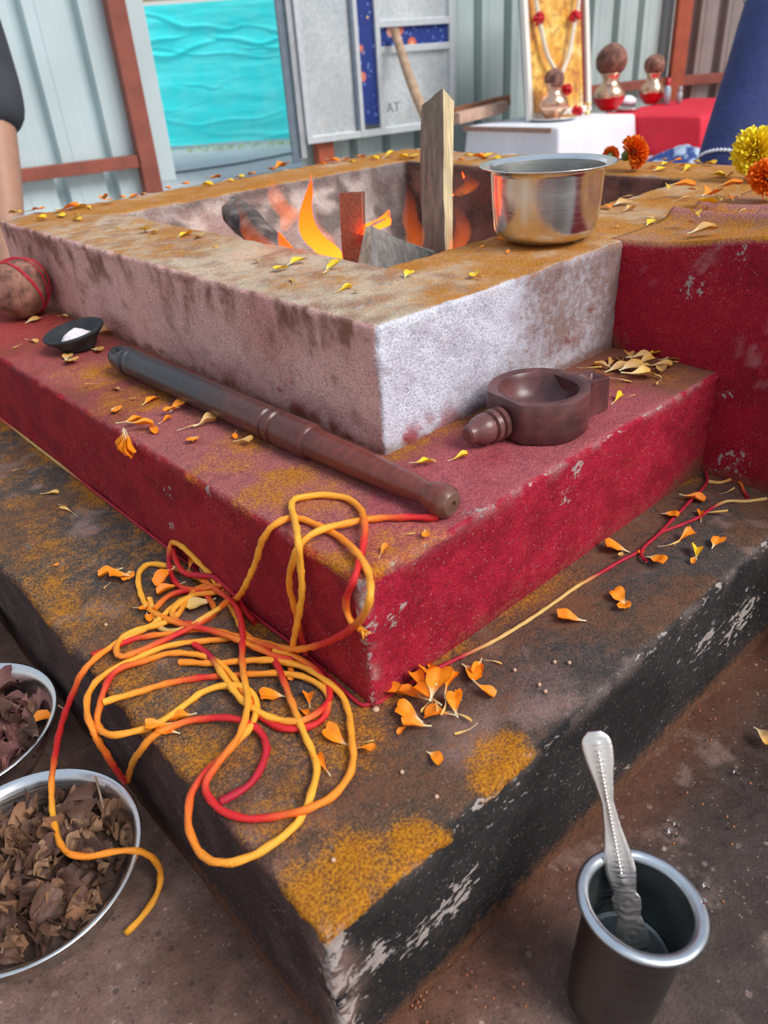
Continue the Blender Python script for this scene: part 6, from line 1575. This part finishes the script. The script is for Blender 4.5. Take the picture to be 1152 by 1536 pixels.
# small bottles and a brass lamp, white packet
def bottle(px, py, hpx, c1, c2, label, wpx=10):
    p = at(px, py, 0.188); dep = (R @ (p - C0))[2]; k = wpx * dep / FPX / 2; H = hpx * dep / FPX
    root = empty('small_bottle', (p[0], p[1], 0.188)); tag(root, label, 'bottle', 'little bottles on the red cloth')
    V, F = lathe([(0, 0), (k, 0), (k, H * 0.55), (k * 0.6, H * 0.68), (k * 0.5, H * 0.72), (0, H * 0.72)], 16); mkobj('bottle_body', V, F, simple('bottle_glass', c1, 0.2), root)
    V, F = lathe([(k * 0.55, H * 0.70), (k * 0.6, H * 0.72), (k * 0.6, H), (0, H)], 16); mkobj('cap', V, F, simple('bottle_cap', c2, 0.4), root)
bottle(999, 156, 34, lin(170, 200, 214), lin(200, 40, 50), 'small clear bottle with a red cap on the red cloth')
bottle(1018, 155, 22, lin(176, 190, 196), lin(150, 176, 190), 'tiny bluish bottle at the right end of the red cloth', 8)
BRASS = m_steel('brass', (0.85, 0.62, 0.25), 0.25)
p = at(881, 172, PZ); V, F = lathe([(0, 0), (0.018, 0), (0.016, 0.006), (0.005, 0.012), (0.005, 0.035), (0.018, 0.045), (0.020, 0.052), (0.014, 0.052), (0, 0.048)], 20)
o = mkobj('brass_lamp', V, F, BRASS, loc=(p[0], p[1], PZ + 0.003)); tag(o, 'tiny brass oil lamp beside the framed print', 'lamp')
p = at(940, 160, 0.188); g = []
V, F, c = coconut_mesh(0.055, 22, 0.6); V[:, 2] -= V[:, 2].min()
o = mkobj('white_bundle', V * np.array([1.2, 0.8, 0.8]), F, CL, loc=(p[0], p[1], 0.188)); tag(o, 'crumpled white cloth bundle between two copper pots', 'bundle')
p = at(934, 164, 0.188); V, F = lathe([(0, 0), (0.07, 0), (0.085, 0.008), (0.083, 0.010), (0.07, 0.003), (0, 0.003)], 30)
o = mkobj('steel_plate', V * np.array([0.8, 0.8, 1]), F, STEEL_B, loc=(p[0] - 0.05, p[1] - 0.06, 0.188)); tag(o, 'small steel plate on the red cloth beside the white bundle', 'plate')

# ------------------------------------------------------------------ people
def skin(name, verts, edges, radii, mat, parent, root_i=0, sub=2):
    me = bpy.data.meshes.new(name); me.from_pydata([tuple(map(float, v)) for v in verts], edges, [])
    o = bpy.data.objects.new(name, me); COL.objects.link(o); o.parent = parent
    sk = o.modifiers.new('skin', 'SKIN'); sk.use_smooth_shade = True
    for i, r in enumerate(radii):
        me.skin_vertices[0].data[i].radius = (r, r) if np.isscalar(r) else r
        me.skin_vertices[0].data[i].use_root = (i == root_i)
    s = o.modifiers.new('sub', 'SUBSURF'); s.levels = sub; s.render_levels = sub
    me.materials.append(mat)
    return o
SKINM = simple('skin', lin(176, 132, 110), 0.55, var=0.06, scale=30)
BLACKT = simple('charcoal_trousers', lin(58, 60, 68), 0.85, var=0.15, scale=12, bump=0.35, bscale=22, bdist=0.01)
NAVY = simple('navy_cotton', lin(42, 54, 104), 0.8, var=0.15, scale=9, bump=0.5, bscale=16, bdist=0.015)
HAIR = simple('black_hair', lin(28, 24, 24), 0.5, var=0.2)
SHIRT = simple('grey_shirt', lin(150, 152, 160), 0.8, var=0.1)
LACE = simple('white_lace', lin(226, 226, 232), 0.8, var=0.05)

def standing_person():
    kn = at_d(-14, 150, 2.0); an = at_d(20, 412, 2.0)
    an[2] = 0.085
    root = empty('person', (an[0], an[1], 0)); tag(root, 'person in charcoal knee-length trousers standing at the far left edge', 'person')
    off = np.array(root.location)
    fwd = np.array([-0.35, -0.94, 0]); side = np.array([0.94, -0.35, 0])      # faces the fire altar
    hipc = kn + np.array([0.02, 0.16, 0.42]) - side * 0.09
    hipc[2] = 0.92
    hr = hipc + side * 0.09 + np.array([0, 0, -0.04]); hl = hipc - side * 0.09 + np.array([0, 0, -0.04])
    knl = hl + np.array([0, -0.02, -0.40]); anl = np.array([knl[0], knl[1] + 0.05, 0.085])
    ch = hipc + np.array([0, 0, 0.40]); nk = ch + np.array([0, 0, 0.14]); hd = nk + np.array([0, 0, 0.10]) + fwd * 0.02; tp = hd + np.array([0, 0, 0.11])
    sr = ch + side * 0.18 + np.array([0, 0, 0.06]); sl = ch - side * 0.18 + np.array([0, 0, 0.06])
    er = sr + side * 0.05 + np.array([0, 0, -0.29]) ; el = sl - side * 0.05 + np.array([0, 0, -0.29])
    wr = er + fwd * 0.15 + np.array([0, 0, -0.20]); wl_ = el + fwd * 0.15 + np.array([0, 0, -0.20])
    fr = an + fwd * 0.15 + np.array([0, 0, -0.055]); flt = anl + fwd * 0.15 + np.array([0, 0, -0.055])
    hdr = wr + fwd * 0.05 + np.array([0, 0, -0.07]); hdl = wl_ + fwd * 0.05 + np.array([0, 0, -0.07])
    calf_r = an * 0.35 + kn * 0.65; calf_l = anl * 0.35 + knl * 0.65
    heel_r = an + np.array([0, 0, -0.045]); heel_l = anl + np.array([0, 0, -0.045])
    V = [hipc, hipc + np.array([0, 0, 0.2]), ch, nk, hd, tp, sr, er, wr, hdr, sl, el, wl_, hdl, hr, kn, calf_r, an, fr, hl, knl, calf_l, anl, flt]
    r = [.13, .12, .14, .055, .085, .06, .06, .045, .032, .03, .06, .045, .032, .03, .085, .058, .055, .036, .03, .085, .058, .055, .036, .03]
    E = [(0, 1), (1, 2), (2, 3), (3, 4), (4, 5), (2, 6), (6, 7), (7, 8), (8, 9), (2, 10), (10, 11), (11, 12), (12, 13), (0, 14), (14, 15), (15, 16), (16, 17), (17, 18), (0, 19), (19, 20), (20, 21), (21, 22), (22, 23)]
    skin('body', [v - off for v in V], E, r, SKINM, root)
    hem_r = kn + (an - kn) * 0.20; hem_l = knl + (anl - knl) * 0.20
    skin('trousers', [v - off for v in [hipc + np.array([0, 0, 0.03]), hr, hr * .5 + kn * .5, kn, hem_r, hl, hl * .5 + knl * .5, knl, hem_l]], [(0, 1), (1, 2), (2, 3), (3, 4), (0, 5), (5, 6), (6, 7), (7, 8)], [.145, .115, .105, .092, .082, .115, .105, .092, .082], BLACKT, root)
    skin('shirt', [v - off for v in [hipc + np.array([0, 0, -0.03]), hipc + np.array([0, 0, 0.2]), ch, ch + np.array([0, 0, .09]), sr, sr * .55 + er * .45, sl, sl * .55 + el * .45]], [(0, 1), (1, 2), (2, 3), (2, 4), (4, 5), (2, 6), (6, 7)], [.155, .145, .16, .08, .08, .065, .08, .065], SHIRT, root)
    skin('hair', [v - off for v in [hd + np.array([0, 0, .05]) - fwd * .02, tp - fwd * .015]], [(0, 1)], [.088, .07], HAIR, root)
standing_person()

def seated_person():
    dpt = 2.15
    an = at_d(1078, 268, dpt); kn = at_d(1176, -30, dpt + 0.02)
    an[2] = max(0.10, an[2])
    side = XR; fw = -HF          # knees toward the fire
    base = kn + side * 0.30 + HF * 0.25; hip = np.array([base[0], base[1], 0.40])
    root = empty('person', (hip[0], hip[1], 0)); tag(root, 'person in navy clothes with white lace hems sitting behind the altar at right', 'person')
    off = np.array(root.location)
    anz = an.copy(); foot_a = np.array([an[0], an[1], 0.075])
    ch = hip + np.array([0, 0, 0.42]) + fw * 0.08; nk = ch + np.array([0, 0, 0.15]) + fw * .02; hd = nk + np.array([0, 0, 0.11]) + fw * 0.04; tp = hd + np.array([0, 0, .10])
    sr = ch - side * 0.17 + np.array([0, 0, .05]); sl = ch + side * 0.17 + np.array([0, 0, .05])
    er = sr + np.array([0, 0, -.27]) + fw * .06; wr = kn + side * 0.10 + np.array([0, 0, 0.12]) + HF * .08; hr_ = kn + side * 0.03 + np.array([0, 0, 0.11])
    el = sl + np.array([0, 0, -.27]) + fw * .06; wl_ = el + fw * .2 - side * .12; hl_ = wl_ + fw * .08
    kn2 = kn + side * 0.42 + np.array([0, 0, -.1]); an2 = np.array([kn2[0], kn2[1], 0.075]); toe = foot_a + fw * 0.13 + np.array([0, 0, -.04]); toe2 = an2 + fw * .13 + np.array([0, 0, -.04])
    V = [hip, ch, nk, hd, tp, sr, er, wr, hr_, sl, el, wl_, hl_, kn, foot_a, toe, kn2, an2, toe2]
    r = [.14, .13, .05, .085, .06, .055, .04, .028, .03, .055, .04, .028, .03, .07, .04, .03, .07, .04, .03]
    E = [(0, 1), (1, 2), (2, 3), (3, 4), (1, 5), (5, 6), (6, 7), (7, 8), (1, 9), (9, 10), (10, 11), (11, 12), (0, 13), (13, 14), (14, 15), (0, 16), (16, 17), (17, 18)]
    skin('body', [v - off for v in V], E, r, SKINM, root)
    m1 = kn * .62 + an * .38; m2 = kn * .3 + an * .7; low = an * 1.08 - kn * 0.08
    hem = an * 0.9 + kn * 0.1
    trs = skin('trousers', [v - off for v in [hip, hip * .5 + kn * .5, kn, m1 + side * .035, m2 + side * .03, hem + side * .01, hip * .5 + kn2 * .5, kn2, an2 * .8 + kn2 * .2, low + side * .01]], [(0, 1), (1, 2), (2, 3), (3, 4), (4, 5), (0, 6), (6, 7), (7, 8), (5, 9)], [.17, .14, .105, .120, .112, .092, .14, .11, .10, .085], NAVY, root)
    skin('tunic', [v - off for v in [hip + np.array([0, 0, -.05]), hip + np.array([0, 0, .2]), ch, ch + np.array([0, 0, .1]), sr, er, sl, el]], [(0, 1), (1, 2), (2, 3), (2, 4), (4, 5), (2, 6), (6, 7)], [.19, .155, .16, .075, .075, .06, .075, .06], NAVY, root)
    skin('hair', [v - off for v in [hd + np.array([0, 0, .03]) + HF * .02, tp + HF * .01, hd + HF * .08 + np.array([0, 0, -.06])]], [(0, 1), (0, 2)], [.092, .07, .05], HAIR, root)
    # lace hem: small scallops round the trouser hem
    ax = (an - kn) / np.linalg.norm(an - kn); u = np.cross(ax, [0, 0, 1.0]); u /= np.linalg.norm(u); v = np.cross(ax, u)
    def lace(c, rad, n, name):
        pr = []
        for k in range(n):
            a = 2 * math.pi * k / n
            vs, fs = lathe([(0, -.003), (.0045, -.002), (.0055, 0), (.0045, .002), (0, .003)], 8)
            d = u * math.cos(a) + v * math.sin(a)
            M = Vector(d).to_track_quat('Z', 'Y').to_matrix().to_4x4()
            pr.append((xf(vs, M) + c + d * rad - off, fs))
        vv, ff = merge(*pr); mkobj(name, vv, ff, LACE, trs)
    lace(hem + side * .010 + ax * 0.028, 0.084, 50, 'lace_hem')
    lace(kn + ax * 0.05 + side * .005, 0.100, 60, 'lace_hem')
    # low stool
    s0 = np.array([hip[0], hip[1], 0.0]); V, F = lathe([(0, 0.22), (0.15, 0.22), (0.165, 0.23), (0.165, 0.25), (0.15, 0.255), (0, 0.255)], 28)
    st = empty('low_stool', s0); tag(st, 'low round stool under the seated person in navy', 'stool')
    mk = simple('stool_plastic', lin(120, 60, 50), 0.5); mkobj('seat', V, F, mk, st)
    for k in range(4):
        a = math.pi / 4 + k * math.pi / 2; v_, f_ = tube(np.array([[.14 * math.cos(a), .14 * math.sin(a), 0.0], [.11 * math.cos(a), .11 * math.sin(a), .23]]), .016, 8); mkobj('leg', v_, f_, mk, st)
seated_person()

# crumpled blue cloth on the mat beside the seated person
def cloth_bundle():
    p = at(1022, 246, 0.012)
    n = 40; g = []
    for i in range(n):
        for j in range(n):
            x = -1 + 2 * i / (n - 1); y = -1 + 2 * j / (n - 1); g.append((x * 0.17, y * 0.12, max(0, 1 - (x * x + y * y) * 0.8)))
    g = np.array(g); h = g[:, 2].copy(); g[:, 2] = h * (0.02 + 0.09 * fbm(g * np.array([1, 1, 0]), 14, 5))
    c = lerp(fill(len(g), lin(40, 66, 130)), np.array(lin(176, 196, 220)), sstep(0.5, 0.6, fbm(g, 22, 9)))
    o = mkobj('cloth_bundle', g, grid_faces(n, n), m_attr('blue_print_cloth', 0.85, gs=60), attrs={'paint': c}, loc=(p[0], p[1], 0.0125), rot=(0, 0, -0.7))
    tag(o, 'crumpled blue and white printed cloth on the mat by the seated person', 'cloth')
cloth_bundle()

# ------------------------------------------------------------------ seeds and grit
sv_, sf_ = lathe([(0, -0.00105), (0.0007, -0.0008), (0.00105, 0), (0.0007, 0.0008), (0, 0.00105)], 8)
SEED = simple('mustard_seed', lin(150, 92, 62), 0.5, var=0.2)
SEEDP = simple('pale_grain', lin(206, 170, 140), 0.6, var=0.1)
def seeds(L, z, label, group, mat, s=1.0):
    me = None
    for px, py in L:
        p = at(px, py, z + 0.0009 * s)
        if me is None:
            o = mkobj('mustard_seed', sv_, sf_, mat, loc=p); me = o.data
        else: o = inst(me, 'mustard_seed', p)
        o.scale = (s,) * 3
        tag(o, label, 'seed', group)
seeds([(612, 1501), (618, 1508), (622, 1497), (627, 1503), (631, 1494), (630, 1510), (635, 1500), (623, 1512), (615, 1495), (639, 1488), (628, 1488), (700, 1462), (707, 1457), (713, 1480), (684, 1488), (740, 1497), (727, 1510), (672, 1446), (665, 1452), (678, 1536), (770, 1480), (784, 1476), (640, 1533)], 0.0005, 'tiny brown mustard seed on the soil by the lowest corner', 'mustard seeds by the lowest corner', SEED, 1.15)
seeds([(1072, 1078), (1030, 1189), (1053, 1206), (1010, 1265), (1097, 1266), (1084, 1352), (1049, 1066), (1066, 1110), (852, 1303), (772, 1365), (784, 1475), (788, 1509), (1100, 1240), (1090, 1225), (1125, 1175)], 0.0005, 'tiny reddish seed scattered on the wet floor', 'seeds on the wet floor', SEED, 1.35)
seeds([(603, 1158), (832, 993), (772, 1005), (809, 1027), (818, 1037), (854, 994), (159, 937), (500, 1290), (655, 1195)], Z3 + 0.0004, 'pale round seed on the black step', 'pale seeds on the black step', SEEDP, 1.5)
o = mkobj('pale_chip', sv_, sf_, SEEDP, loc=at(564, 1064, Z3 + .0016)); o.scale = (2.6, 2.6, 1.8); tag(o, 'larger pale grain just below the red corner', 'grain')
